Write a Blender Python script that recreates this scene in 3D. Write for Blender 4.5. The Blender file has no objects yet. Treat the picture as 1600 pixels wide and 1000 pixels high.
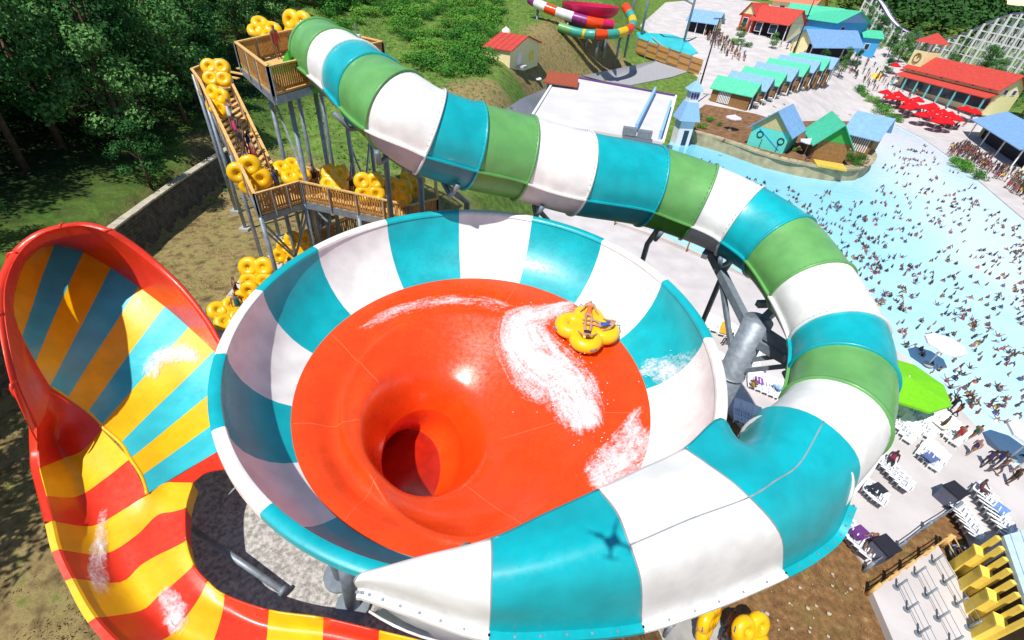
import bpy, bmesh, math, random
import numpy as np
from mathutils import Vector, Matrix
from mathutils.geometry import delaunay_2d_cdt
R = math.radians
SC = bpy.context.scene
COL = SC.collection

# ------------------------------------------------------------------ camera, sky, sun, exposure
cd = bpy.data.cameras.new('camera'); cam = bpy.data.objects.new('camera', cd); COL.objects.link(cam)
cd.sensor_width = 36.0; cd.lens = 16.2; cd.clip_start = 0.2; cd.clip_end = 12000
cam.matrix_world = Matrix.Translation((0, 0, 25)) @ Matrix.Rotation(R(90 - 38.0), 4, 'X') @ Matrix.Rotation(R(5.5), 4, 'Z')
SC.camera = cam
SUN_AZ = Vector((-0.56, -0.83, 0)).normalized(); SUN_EL = R(60.5)
sun_to = Vector((SUN_AZ.x * math.cos(SUN_EL), SUN_AZ.y * math.cos(SUN_EL), math.sin(SUN_EL)))
w = bpy.data.worlds.new('World'); SC.world = w; w.use_nodes = True
nt = w.node_tree
sky = nt.nodes.new('ShaderNodeTexSky'); sky.sky_type = 'NISHITA'; sky.sun_disc = False
sky.sun_elevation = SUN_EL; sky.sun_rotation = math.atan2(sun_to.x, sun_to.y)
sky.altitude = 300; sky.air_density = 1.0; sky.dust_density = 0.0; sky.ozone_density = 1.2
bg = nt.nodes['Background']; nt.links.new(sky.outputs[0], bg.inputs[0]); bg.inputs[1].default_value = 0.1
sl = bpy.data.lights.new('sun', 'SUN'); sl.energy = 4.2; sl.angle = R(0.55); sl.color = (1.0, 0.955, 0.89)
so = bpy.data.objects.new('sun', sl); COL.objects.link(so)
so.rotation_euler = (-sun_to).to_track_quat('-Z', 'Y').to_euler(); so.location = (-60, -70, 140)
SC.view_settings.view_transform = 'Standard'; SC.view_settings.look = 'None'
SC.view_settings.exposure = 0.36; SC.view_settings.gamma = 1.0
SC.cycles.max_bounces = 6; SC.cycles.transparent_max_bounces = 12
rnd = random.Random(7); nrs = np.random.RandomState(11)

# ------------------------------------------------------------------ materials
def lin(h):
    h = h.lstrip('#'); o = []
    for i in (0, 2, 4):
        c = int(h[i:i+2], 16) / 255; o.append(c / 12.92 if c < .04045 else ((c + .055) / 1.055) ** 2.4)
    return (*o, 1.0)
MATS = {}
def mat(name, col, rough=0.6, spec=0.4, var=0.12, scale=3.0, bump=0.0, bscale=None, coat=0.0, metal=0.0, col2=None, detail=6.0, trans=0.0, coords='Object', mlo=0.35, mhi=0.65):
    """Principled surface whose colour wanders between two tones, with optional fine relief."""
    if name in MATS: return MATS[name]
    m = bpy.data.materials.new(name); m.use_nodes = True; n = m.node_tree.nodes; l = m.node_tree.links
    b = n['Principled BSDF']; c = lin(col) if isinstance(col, str) else col
    tc = n.new('ShaderNodeTexCoord'); nz = n.new('ShaderNodeTexNoise'); nz.inputs['Scale'].default_value = scale; nz.inputs['Detail'].default_value = detail
    l.new(tc.outputs[coords], nz.inputs['Vector'])
    rp = n.new('ShaderNodeValToRGB'); rp.color_ramp.elements[0].position = mlo; rp.color_ramp.elements[1].position = mhi
    if col2 is not None:
        a, z = c, (lin(col2) if isinstance(col2, str) else col2)
    else:
        a = tuple(v * (1 - var) for v in c[:3]) + (1,); z = tuple(min(1, v * (1 + var)) for v in c[:3]) + (1,)
    rp.color_ramp.elements[0].color = a; rp.color_ramp.elements[1].color = z
    l.new(nz.outputs['Fac'], rp.inputs['Fac']); l.new(rp.outputs['Color'], b.inputs['Base Color'])
    b.inputs['Roughness'].default_value = rough; b.inputs['Specular IOR Level'].default_value = spec
    b.inputs['Coat Weight'].default_value = coat; b.inputs['Coat Roughness'].default_value = 0.12; b.inputs['Metallic'].default_value = metal
    if bump:
        n2 = n.new('ShaderNodeTexNoise'); n2.inputs['Scale'].default_value = bscale or scale * 6; n2.inputs['Detail'].default_value = 5
        l.new(tc.outputs[coords], n2.inputs['Vector'])
        bp = n.new('ShaderNodeBump'); bp.inputs['Strength'].default_value = min(1, bump); bp.inputs['Distance'].default_value = 0.06
        l.new(n2.outputs['Fac'], bp.inputs['Height']); l.new(bp.outputs['Normal'], b.inputs['Normal'])
    if trans:
        b.inputs['Transmission Weight'].default_value = trans
    MATS[name] = m; return m
def fibre(name, col, rough=0.34, bump=0.05):
    """Sun-faded gel-coat: slightly blotched colour, streaky wear and uneven gloss."""
    if name in MATS: return MATS[name]
    m = mat(name, col, rough=rough, spec=0.5, var=0.10, scale=1.3, coat=0.12, bump=bump, bscale=2.6, detail=9); n = m.node_tree.nodes; l = m.node_tree.links; b = n['Principled BSDF']
    tc = n.new('ShaderNodeTexCoord'); z = n.new('ShaderNodeTexNoise'); z.inputs['Scale'].default_value = 5.5; z.inputs['Detail'].default_value = 10; z.inputs['Roughness'].default_value = .75; l.new(tc.outputs['Object'], z.inputs['Vector'])
    r = n.new('ShaderNodeMapRange'); r.inputs['From Min'].default_value = .3; r.inputs['From Max'].default_value = .7; r.inputs['To Min'].default_value = rough - .1; r.inputs['To Max'].default_value = rough + .2; l.new(z.outputs['Fac'], r.inputs['Value']); l.new(r.outputs[0], b.inputs['Roughness'])
    src = b.inputs['Base Color'].links[0].from_socket; w_ = n.new('ShaderNodeMapRange'); w_.inputs['From Min'].default_value = .62; w_.inputs['From Max'].default_value = .82; w_.inputs['To Max'].default_value = .3; l.new(z.outputs['Fac'], w_.inputs['Value'])
    mx = n.new('ShaderNodeMix'); mx.data_type = 'RGBA'; l.new(w_.outputs[0], mx.inputs['Factor']); l.new(src, mx.inputs['A']); mx.inputs['B'].default_value = (.32, .30, .26, 1); l.new(mx.outputs['Result'], b.inputs['Base Color'])
    return m
TEAL = fibre('teal_fibreglass', '#05a5ae'); WHITE = fibre('white_fibreglass', '#e3e1dd'); GREEN = fibre('green_fibreglass', '#64a058')
ORANGE = fibre('orange_fibreglass', '#e6440f', 0.22, 0.16); RED = fibre('red_fibreglass', '#e4361a'); YELLOW = fibre('yellow_fibreglass', '#f2b80a'); SKYBLUE = fibre('pale_teal_fibreglass', '#35bcc8')
TEALD = fibre('teal_fibreglass_shaded', '#07808c', 0.45); WHITED = fibre('white_fibreglass_shaded', '#b9b4b4', 0.45); GREEND = fibre('green_fibreglass_shaded', '#44842b', 0.45)  # darker copies of the shell colours, shade of the lower half painted in
SEAM = mat('grey_joint_gasket', '#8f9496', 0.6)
RAFTM = mat('raft_yellow_vinyl', '#f3b90a', 0.33, 0.5, 0.08, 2.0, coat=0.2)
STEEL = mat('galvanised_steel', '#8b95a0', 0.5, 0.5, 0.18, 4, metal=0.35)
DSTEEL = mat('dark_steel', '#7b8791', 0.55, 0.5, 0.15, 4, metal=0.2)
TIMBER = mat('weathered_timber', '#b8864a', 0.8, 0.2, 0.25, 9, bump=0.3); TIMBERL = mat('pale_timber', '#d6ac6c', 0.8, 0.2, 0.2, 9); TIMBERD = mat('dark_timber', '#8a6234', 0.85, 0.2, 0.25, 9)
CONC = mat('pale_concrete', '#c2bcba', 0.8, 0.25, 0.10, 0.35, bump=0.15, bscale=9)
CONCG = mat('grey_concrete', '#a8a8a4', 0.85, 0.2, 0.12, 1.2, bump=0.2)
ASPH = mat('grey_tarmac', '#9c9ca0', 0.9, 0.2, 0.12, 3, bump=0.3)
BLOCK = mat('retaining_block', '#5d5a54', 0.9, 0.1, 0.3, 2.0, bump=0.4); CAP = mat('cap_stone', '#b5ad9a', 0.85, 0.2, 0.12, 2)
CHAIRW = mat('white_resin', '#e9e9ea', 0.45, 0.4, 0.04, 3); CHAIRS = mat('white_mesh_sling', '#c9ccd2', 0.7, 0.2, 0.06, 6)
FOAM = None
def obj_color_mat(name, rough=0.7):
    m = bpy.data.materials.new(name); m.use_nodes = True; n = m.node_tree.nodes; l = m.node_tree.links; b = n['Principled BSDF']
    oi = n.new('ShaderNodeObjectInfo'); l.new(oi.outputs['Color'], b.inputs['Base Color']); b.inputs['Roughness'].default_value = rough
    return m
def skin_mat():
    m = bpy.data.materials.new('skin'); m.use_nodes = True; n = m.node_tree.nodes; l = m.node_tree.links; b = n['Principled BSDF']
    oi = n.new('ShaderNodeObjectInfo'); rp = n.new('ShaderNodeValToRGB'); e = rp.color_ramp.elements
    e[0].color = lin('#2f2019'); e[1].color = lin('#a47d67'); x = e.new(0.35); x.color = lin('#4c342a'); x = e.new(0.6); x.color = lin('#7f5a47')
    l.new(oi.outputs['Random'], rp.inputs['Fac']); l.new(rp.outputs['Color'], b.inputs['Base Color']); b.inputs['Roughness'].default_value = 0.55
    return m
SKIN = skin_mat(); CLOTH = obj_color_mat('dyed_cloth'); HAIR = mat('dark_hair', '#1c1310', 0.6, 0.3, 0.3)

# ------------------------------------------------------------------ object helpers
def tag(o, label=None, cat=None, group=None, kind=None):
    if label: o['label'] = label
    if cat: o['category'] = cat
    if group: o['group'] = group
    if kind: o['kind'] = kind
    return o
def empty(name, loc=(0, 0, 0), rz=0.0, label=None, cat=None, group=None):
    o = bpy.data.objects.new(name, None); COL.objects.link(o); o.location = loc; o.rotation_euler = (0, 0, rz); o.empty_display_size = 0.3
    return tag(o, label, cat, group)
def link(name, me, parent=None, loc=None, rz=None):
    o = bpy.data.objects.new(name, me); COL.objects.link(o)
    if parent is not None: o.parent = parent
    if loc is not None: o.location = loc
    if rz is not None: o.rotation_euler = (0, 0, rz)
    return o
def copy_tree(o, parent=None):
    c = o.copy(); COL.objects.link(c); c.parent = parent
    for ch in list(o.children): copy_tree(ch, c)
    return c
class MB:
    """Collects shapes and links them as one mesh."""
    def __init__(s): s.v = []; s.f = []; s.m = []
    def add(s, vs, fs, mi=0):
        k = len(s.v); s.v += [tuple(map(float, p)) for p in vs]; s.f += [tuple(k + i for i in f) for f in fs]; s.m += [mi] * len(fs); return s
    def hexa(s, p, mi=0):      # 8 corners: bottom 0-3, top 4-7
        return s.add(p, [(3, 2, 1, 0), (4, 5, 6, 7), (0, 1, 5, 4), (1, 2, 6, 5), (2, 3, 7, 6), (3, 0, 4, 7)], mi)
    def box(s, c, d, rz=0.0, mi=0):
        cs, sn = math.cos(rz), math.sin(rz); hx, hy, hz = d[0] / 2, d[1] / 2, d[2] / 2
        p = []
        for z in (-hz, hz):
            for x, y in ((-hx, -hy), (hx, -hy), (hx, hy), (-hx, hy)):
                p.append((c[0] + x * cs - y * sn, c[1] + x * sn + y * cs, c[2] + z))
        return s.hexa(p, mi)
    def beam(s, a, b, wd, ht=None, mi=0, up=(0, 0, 1)):
        a, b = Vector(a), Vector(b); d = (b - a).normalized(); u = Vector(up)
        if abs(d.dot(u)) > 0.98: u = Vector((1, 0, 0))
        x = d.cross(u).normalized() * (wd / 2); z = x.cross(d).normalized() * ((ht or wd) / 2)
        return s.hexa([a - x - z, a + x - z, b + x - z, b - x - z, a - x + z, a + x + z, b + x + z, b - x + z], mi)
    def tube(s, pts, r, n=8, mi=0, closed=False, caps=True):
        pts = [Vector(p) for p in pts]; rs = r if isinstance(r, (list, tuple)) else [r] * len(pts); k0 = len(s.v); N = len(pts); x = None
        for i, p in enumerate(pts):
            if closed: t = pts[(i + 1) % N] - pts[i - 1]
            else: t = pts[min(i + 1, N - 1)] - pts[max(i - 1, 0)]
            t.normalize()
            if x is None:
                x = t.orthogonal().normalized() if abs(t.z) > .95 else t.cross(Vector((0, 0, 1))).normalized()
            x = (x - t * x.dot(t)).normalized(); y = t.cross(x)
            for j in range(n):
                a = 2 * math.pi * j / n; s.v.append(tuple(p + (x * math.cos(a) + y * math.sin(a)) * rs[i]))
        M = N if closed else N - 1
        for i in range(M):
            for j in range(n):
                a, b = k0 + i * n, k0 + ((i + 1) % N) * n; s.f.append((a + j, a + (j + 1) % n, b + (j + 1) % n, b + j)); s.m.append(mi)
        if caps and not closed:
            s.f.append(tuple(k0 + j for j in reversed(range(n)))); s.m.append(mi); e = k0 + (N - 1) * n
            s.f.append(tuple(e + j for j in range(n))); s.m.append(mi)
        return s
    def grid(s, rows, mi=0, flip=False):
        n = len(rows[0]); k = len(s.v)
        for r in rows: s.v += [tuple(map(float, p)) for p in r]
        for i in range(len(rows) - 1):
            for j in range(n - 1):
                q = (k + i * n + j, k + i * n + j + 1, k + (i + 1) * n + j + 1, k + (i + 1) * n + j)
                s.f.append(q[::-1] if flip else q); s.m.append(mi)
        return s
    def mesh(s, name, mats, smooth=False):
        me = bpy.data.meshes.new(name); me.from_pydata(s.v, [], s.f); me.validate()
        for m in (mats if isinstance(mats, (list, tuple)) else [mats]): me.materials.append(m)
        if len(s.m) == len(me.polygons): me.polygons.foreach_set('material_index', s.m)
        me.polygons.foreach_set('use_smooth', [smooth] * len(me.polygons)); me.update()
        return me
    def build(s, name, mats, parent=None, smooth=False, loc=None, rz=None):
        return link(name, s.mesh(name, mats, smooth), parent, loc, rz)
def solidify(o, t, off=-1):
    md = o.modifiers.new('thick', 'SOLIDIFY'); md.thickness = t; md.offset = off
    es = o.modifiers.new('sharp_rim', 'EDGE_SPLIT'); es.split_angle = R(42); return o
def crom(P, n):
    """Catmull-Rom through points, n samples per span."""
    P = [np.array(p, float) for p in P]; out = []
    for i in range(len(P) - 1):
        p0 = P[i - 1] if i else 2 * P[0] - P[1]; p1, p2 = P[i], P[i + 1]; p3 = P[i + 2] if i + 2 < len(P) else 2 * P[-1] - P[-2]
        for k in range(n):
            t = k / n; out.append(.5 * (2 * p1 + (p2 - p0) * t + (2 * p0 - 5 * p1 + 4 * p2 - p3) * t * t + (3 * p1 - p0 - 3 * p2 + p3) * t ** 3))
    out.append(P[-1]); return out
def inside(px, py, poly):
    px = np.asarray(px, float); py = np.asarray(py, float); c = np.zeros(px.shape, bool); n = len(poly)
    for i in range(n):
        x1, y1 = poly[i][:2]; x2, y2 = poly[i - 1][:2]
        if y1 == y2: continue
        c ^= ((y1 > py) != (y2 > py)) & (px < (x2 - x1) * (py - y1) / (y2 - y1) + x1)
    return c
def edge_dist(px, py, poly):
    d = np.full(np.shape(px), 1e9); n = len(poly)
    for i in range(n):
        a = np.array(poly[i - 1][:2]); b = np.array(poly[i][:2]); ab = b - a; L = max(1e-9, ab @ ab)
        t = np.clip(((px - a[0]) * ab[0] + (py - a[1]) * ab[1]) / L, 0, 1); d = np.minimum(d, np.hypot(px - a[0] - t * ab[0], py - a[1] - t * ab[1]))
    return d
def sheet(name, poly, zf, m, step=3.0, hole=None, thick=0.0):
    """A sheet with an exact outline, laid over the height function zf."""
    poly = [Vector(p[:2]) for p in poly]; n = len(poly); V = list(poly); E = [(i, (i + 1) % n) for i in range(n)]
    if hole:
        h = len(V); V += [Vector(p[:2]) for p in hole]; E += [(h + i, h + (i + 1) % len(hole)) for i in range(len(hole))]
    xs = [p.x for p in poly]; ys = [p.y for p in poly]
    gx, gy = np.meshgrid(np.arange(min(xs), max(xs), step), np.arange(min(ys), max(ys), step)); gx, gy = gx.ravel(), gy.ravel()
    k = inside(gx, gy, [tuple(p) for p in poly]) & (edge_dist(gx, gy, [tuple(p) for p in poly]) > step * .3); V += [Vector((a, b)) for a, b in zip(gx[k], gy[k])]
    ov, oe, of, *_ = delaunay_2d_cdt(V, E, [], 1, 1e-5)
    c = np.array([np.mean([ov[i][:] for i in f], axis=0) for f in of]); keep = inside(c[:, 0], c[:, 1], [tuple(p) for p in poly])
    if hole: keep &= ~inside(c[:, 0], c[:, 1], [tuple(p[:2]) for p in hole])
    z = zf(np.array([p.x for p in ov]), np.array([p.y for p in ov])) + np.zeros(len(ov))
    me = bpy.data.meshes.new(name); me.from_pydata([(p.x, p.y, float(q)) for p, q in zip(ov, z)], [], [f for f, kk in zip(of, keep) if kk])
    me.materials.append(m); me.polygons.foreach_set('use_smooth', [True] * len(me.polygons)); me.update()
    o = link(name, me)
    if thick: solidify(o, thick, -1)
    return o

# ------------------------------------------------------------------ ground
def sstep(a, b, x):
    t = np.clip((x - a) / (b - a), 0.0, 1.0)
    return t * t * (3 - 2 * t)
WALL_LINE = ((2.0, -19.0), (9.0, -21.6), (16.0, -23.8), (24.0, -25.1), (32.0, -25.9), (41.0, -26.3))   # (y, x) of the retaining wall
def terrain(x, y):
    """Height of the ground: a raised pad west, the level pool deck east, hills north and west."""
    x = np.asarray(x, float); y = np.asarray(y, float)
    rho = np.hypot(x, y); az = np.degrees(np.arctan2(x, y))
    # east: level deck, then a plaza that climbs, then wooded hills
    rho0 = 95 + 60 * sstep(25, 33, az)
    east = 0.12 * np.maximum(0, rho - rho0)
    east = np.minimum(east, 20 + 0.01 * rho - 9 * sstep(35.5, 38.5, az))
    ridge = 75 * sstep(38.2, 34.5, az) * sstep(-60, -30, az)
    east = east + ridge * sstep(265, 520, rho) - 0 * rho
    # west: pad at 7.5, hillside behind it
    west = 7.5 + 0.075 * np.maximum(0, y - 34)
    west = np.minimum(west, 22)
    wy = np.interp(y, [p[0] for p in WALL_LINE], [p[1] for p in WALL_LINE])
    over = np.maximum(0, wy - x)
    west = west + np.where(y < 40, 1.0, 1 - sstep(40, 60, y)) * 2.5 * sstep(0.1, 1.5, over) + 0.16 * np.maximum(0, over - 1.0)
    west = np.minimum(west, 34 + 0.02 * rho)
    west = west + 40 * sstep(130, 330, rho)
    xb = 1.5 - 8.5 * sstep(6, 28, y) + 22 * sstep(85, 170, y)
    s = sstep(0, 9.5 + 0.08 * np.maximum(0, y - 40), x - xb)
    h = west * (1 - s) + east * s
    return h - 45 * sstep(900, 3000, rho)
POOL = [(14.24, 58.06, 0.00), (14.81, 53.66, 0.00), (22.27, 46.16, 0.00), (28.79, 39.56, 0.00), (34.33, 34.02, 0.00), (35.05, 30.99, 0.00), (35.41, 27.46, 0.00), (35.56, 23.55, 0.00), (35.78, 20.35, 0.00), (35.76, 15.62, 0.00), (42.46, 18.35, 0.00), (65.16, 45.68, 0.00), (73.12, 61.53, 0.00), (75.79, 70.33, 0.00), (79.90, 82.34, 0.00), (84.95, 97.57, 0.00), (88.94, 113.75, 0.00), (89.32, 125.47, 0.00), (88.65, 133.08, 0.00), (70.07, 104.57, 0.00), (52.75, 97.53, 0.00), (34.54, 96.84, 0.00), (30.15, 98.90, 0.00), (22.98, 83.38, 0.00)]
PAD = [(-14.61, 11.55, 7.50), (-11.72, 15.38, 7.50), (-4.00, 12.44, 7.50), (0.83, 8.36, 7.50), (3.24, 5.93, 7.50), (3.06, 4.60, 7.50), (-2.37, 3.86, 7.50), (-6.34, 4.52, 7.50), (-9.23, 5.34, 7.50), (-11.44, 7.19, 7.50)]
def pool_depth(x, y):
    d = edge_dist(x, y, POOL); return np.where(inside(x, y, POOL), d, -d)
def ground_z(x, y):
    h = terrain(x, y); pd = pool_depth(x, y)
    return h - 1.6 * sstep(-1.5, 1.5, pd)
def make_ground():
    rr = [0.0] + list(np.geomspace(1.2, 7000, 215)); na = 400
    A = np.linspace(-math.pi, math.pi, na, endpoint=False); RR, AA = np.meshgrid(rr, A, indexing='ij')
    X, Y = RR * np.sin(AA), RR * np.cos(AA); Z = ground_z(X.ravel(), Y.ravel()).reshape(X.shape)
    rough = np.where(RR < 260, 1, 0) * (0.10 * np.sin(X * .9 + 1.7 * np.sin(Y * .7)) * np.sin(Y * 1.1)); deck = (terrain(X, Y) < 0.6) | ((X > 18) & (Y > 40))
    Z = Z + np.where(deck, -0.08, rough)
    me = bpy.data.meshes.new('ground'); n = len(rr); f = []
    for i in range(n - 1):
        for j in range(na): k = (j + 1) % na; f.append((i * na + j, (i + 1) * na + j, (i + 1) * na + k, i * na + k))
    me.from_pydata(np.c_[X.ravel(), Y.ravel(), Z.ravel()].tolist(), [], [q[::-1] for q in f])
    x, y = X.ravel(), Y.ravel(); rho = np.hypot(x, y)
    wy = np.interp(y, [p[0] for p in WALL_LINE], [p[1] for p in WALL_LINE])
    green = np.clip(sstep(30, 48, y + 0.25 * x) + sstep(0, 3, wy - x), 0, 1)
    for cx, cy, rx, ry in [(q[0], q[1], a, b) for q, a, b in (((-2.56, 92.24, 9.43), 6, 8), ((5.54, 114.77, 9.48), 11, 10), ((15.78, 133.06, 8.78), 12, 12), ((-6.41, 68.13, 9.99), 8, 9), ((1.73, 100.03, 6.83), 10, 9), ((-9.00, 61.88, 9.59), 5, 8), ((-27.27, 40.65, 9.72), 3, 4), ((8.51, 125.10, 11.55), 10, 8))]:
        green *= sstep(0.5, 1.25, np.hypot((x - cx) / rx, (y - cy) / ry))
    red = sstep(-2, 6, x) * sstep(40, 25, y)
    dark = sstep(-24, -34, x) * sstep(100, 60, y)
    ca = me.color_attributes.new('cover', 'FLOAT_COLOR', 'POINT')
    ca.data.foreach_set('color', np.c_[green, red, dark, np.ones_like(x)].ravel())
    m = bpy.data.materials.new('ground_cover'); m.use_nodes = True; nn = m.node_tree.nodes; ll = m.node_tree.links; b = nn['Principled BSDF']; b.inputs['Roughness'].default_value = 0.95; b.inputs['Specular IOR Level'].default_value = 0.1
    at = nn.new('ShaderNodeVertexColor'); at.layer_name = 'cover'; sp = nn.new('ShaderNodeSeparateColor'); ll.new(at.outputs['Color'], sp.inputs[0])
    tc = nn.new('ShaderNodeTexCoord')
    def noise(sc, det=8, rg=.6):
        z = nn.new('ShaderNodeTexNoise'); z.inputs['Scale'].default_value = sc; z.inputs['Detail'].default_value = det; z.inputs['Roughness'].default_value = rg; ll.new(tc.outputs['Object'], z.inputs['Vector']); return z.outputs['Fac']
    def ramp(fac, *st):
        r = nn.new('ShaderNodeValToRGB'); e = r.color_ramp.elements; e[0].position = st[0][0]; e[0].color = lin(st[0][1]); e[1].position = st[-1][0]; e[1].color = lin(st[-1][1])
        for p, c in st[1:-1]: q = e.new(p); q.color = lin(c)
        ll.new(fac, r.inputs['Fac']); return r.outputs['Color']
    def mix(fac, a, c):
        x = nn.new('ShaderNodeMix'); x.data_type = 'RGBA'; ll.new(fac, x.inputs['Factor']); ll.new(a, x.inputs['A']); ll.new(c, x.inputs['B']); return x.outputs['Result']
    def math_(op, a, v):
        x = nn.new('ShaderNodeMath'); x.operation = op; x.use_clamp = True
        for i, q in enumerate((a, v)):
            if isinstance(q, (int, float)): x.inputs[i].default_value = q
            else: ll.new(q, x.inputs[i])
        return x.outputs[0]
    dry = ramp(noise(1.6), (.3, '#574833'), (.45, '#85744f'), (.55, '#98875c'), (.7, '#6f7a3a'))
    soil = ramp(noise(2.6, 10, .7), (.3, '#5a412c'), (.5, '#80603f'), (.62, '#94704a'), (.75, '#b89a72'))
    grass = ramp(noise(0.9, 10, .7), (.3, '#2c4a1c'), (.5, '#4d7a2c'), (.62, '#6a9438'), (.75, '#8a8a4a'))
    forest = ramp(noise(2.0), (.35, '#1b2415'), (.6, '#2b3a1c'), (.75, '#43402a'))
    c = mix(sp.outputs[1], dry, soil)
    gr = math_('MULTIPLY_ADD', sp.outputs[0], 1.6); gr = math_('ADD', math_('SUBTRACT', math_('MULTIPLY', sp.outputs[0], 1.5), 0.25), math_('MULTIPLY', math_('SUBTRACT', noise(.55), .5), 1.0))
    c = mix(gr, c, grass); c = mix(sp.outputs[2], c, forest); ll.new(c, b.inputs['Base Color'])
    bp = nn.new('ShaderNodeBump'); bp.inputs['Strength'].default_value = 0.8; bp.inputs['Distance'].default_value = 0.12; ll.new(noise(3.2, 10, .75), bp.inputs['Height']); ll.new(bp.outputs['Normal'], b.inputs['Normal'])
    me.materials.append(m); me.polygons.foreach_set('use_smooth', [True] * len(me.polygons)); me.update()
    tag(link('ground', me), kind='structure')
make_ground()
GRAVEL = mat('grey_gravel', '#8d8a84', 0.95, 0.1, 0.4, 7.0, bump=0.6, bscale=22, col2='#c4c2bd')
tag(sheet('gravel_pad', PAD, lambda x, y: terrain(x, y) + 0.16, GRAVEL, 0.8), kind='structure')

# ------------------------------------------------------------------ pool deck, plaza, wave pool
DECK = [(-1.67, 60.22, 0.00), (1.14, 53.23, 0.00), (11.95, 35.85, 0.00), (17.90, 19.47, 0.00), (20.26, 15.08, 0.00), (20.85, 12.83, 0.00), (28.59, 17.15, 0.00), (28.17, 15.23, 0.00), (26.84, 11.27, 0.00), (26.65, 9.62, -0.00), (37.97, 10.83, 0.00), (69.13, 33.36, 0.00), (98.90, 76.68, 0.00), (113.92, 111.74, 0.55), (116.24, 128.30, 2.17), (112.05, 136.36, 2.58), (115.79, 160.41, 5.14), (127.83, 200.01, 9.94), (97.59, 185.29, 11.73), (90.70, 231.06, 18.39), (75.18, 240.36, 18.82), (48.10, 222.58, 15.93), (31.62, 175.65, 11.26), (40.74, 130.70, 5.03), (35.02, 109.26, 2.37), (26.65, 89.92, -0.00), (12.77, 63.74, 0.00), (5.39, 61.94, 0.00)]
tag(sheet('pool_deck', DECK, lambda x, y: np.maximum(terrain(x, y), 0) + 0.07, CONC, 3.0, hole=POOL, thick=0.35), kind='structure')
def water_mat(name, deep, shallow, rough=0.12):
    m = bpy.data.materials.new(name); m.use_nodes = True; n = m.node_tree.nodes; l = m.node_tree.links; b = n['Principled BSDF']
    at = n.new('ShaderNodeVertexColor'); at.layer_name = 'shallow'; nz = n.new('ShaderNodeTexNoise'); nz.inputs['Scale'].default_value = .12; nz.inputs['Detail'].default_value = 8
    tc = n.new('ShaderNodeTexCoord'); l.new(tc.outputs['Object'], nz.inputs['Vector'])
    sp = n.new('ShaderNodeSeparateColor'); l.new(at.outputs['Color'], sp.inputs[0])
    a = n.new('ShaderNodeMath'); a.operation = 'MULTIPLY_ADD'; l.new(nz.outputs['Fac'], a.inputs[0]); a.inputs[1].default_value = 0.35; l.new(sp.outputs[0], a.inputs[2])
    r = n.new('ShaderNodeValToRGB'); e = r.color_ramp.elements; e[0].position = 0.15; e[0].color = lin(deep); e[1].position = 1.05; e[1].color = lin(shallow); q = e.new(.5); q.color = lin('#8ccfe4')
    l.new(a.outputs[0], r.inputs['Fac']); l.new(r.outputs['Color'], b.inputs['Base Color']); b.inputs['Roughness'].default_value = rough
    n2 = n.new('ShaderNodeTexNoise'); n2.inputs['Scale'].default_value = 1.1; n2.inputs['Detail'].default_value = 6; l.new(tc.outputs['Object'], n2.inputs['Vector'])
    bp = n.new('ShaderNodeBump'); bp.inputs['Strength'].default_value = 0.35; bp.inputs['Distance'].default_value = 0.2; l.new(n2.outputs['Fac'], bp.inputs['Height']); l.new(bp.outputs['Normal'], b.inputs['Normal'])
    return m
po = sheet('wave_pool_water', POOL, lambda x, y: 0 * x - 0.08, water_mat('wave_pool_water', '#46aecb', '#cfe6f1'), 2.5)
tag(po, kind='structure')
vx = np.array([v.co[:2] for v in po.data.vertices])
deepend = np.array((23.34, 85.23, 0.00)[:2]); dd = np.hypot(*(vx - deepend).T); sh = np.clip(0.10 + dd / 110, 0, 1)
bx = edge_dist(vx[:, 0], vx[:, 1], [(69.38, 51.76, 0.00), (75.79, 70.33, 0.00), (84.95, 97.57, 0.00), (88.94, 113.75, 0.00), (84.95, 97.57, 0.00), (75.79, 70.33, 0.00)]); sh = np.clip(sh + 0.5 * sstep(26, 2, bx), 0, 1)
ca = po.data.color_attributes.new('shallow', 'FLOAT_COLOR', 'POINT'); ca.data.foreach_set('color', np.c_[sh, sh, sh, np.ones_like(sh)].ravel())
# raised planted peninsula that juts into the pool
PEN = [(29.36, 92.77, 2.00), (35.04, 88.20, 2.00), (40.62, 81.40, 2.00), (45.87, 78.46, 2.00), (50.79, 77.71, 2.00), (55.29, 79.23, 2.00), (59.42, 83.16, 2.00), (62.94, 88.20, 2.00), (65.13, 94.03, 2.00), (68.00, 101.55, 2.00), (73.36, 110.85, 2.00), (73.30, 113.92, 2.00), (65.19, 112.12, 2.00), (56.27, 107.95, 2.00), (46.04, 108.42, 2.00), (37.96, 111.94, 2.00), (31.92, 102.31, 2.00)]
def loop_wall(name, poly, z0, z1, m, width=0.9, parent=None):
    mb = MB(); n = len(poly)
    for i in range(n):
        a, b = Vector(poly[i][:2]), Vector(poly[(i + 1) % n][:2]); mb.add([(a.x, a.y, z0), (b.x, b.y, z0), (b.x, b.y, z1), (a.x, a.y, z1)], [(0, 1, 2, 3)])
    return mb.build(name, m, parent)
PENC = mat('stained_concrete', '#a89c7c', 0.85, 0.2, 0.25, 0.6, bump=0.3)
pen = tag(sheet('peninsula', PEN, lambda x, y: np.maximum(terrain(x, y) + .15, 2.0), mat('mulch_bed', '#7d5e44', 0.95, 0.1, 0.3, 1.2, bump=0.5), 2.0), kind='structure')
loop_wall('kerb_wall', PEN, -0.6, 2.0, PENC, parent=pen)
pl = [Vector(p) for p in crom([(p[0], p[1], 2.0) for p in PEN[:11]], 4)]
mb = MB()
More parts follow.
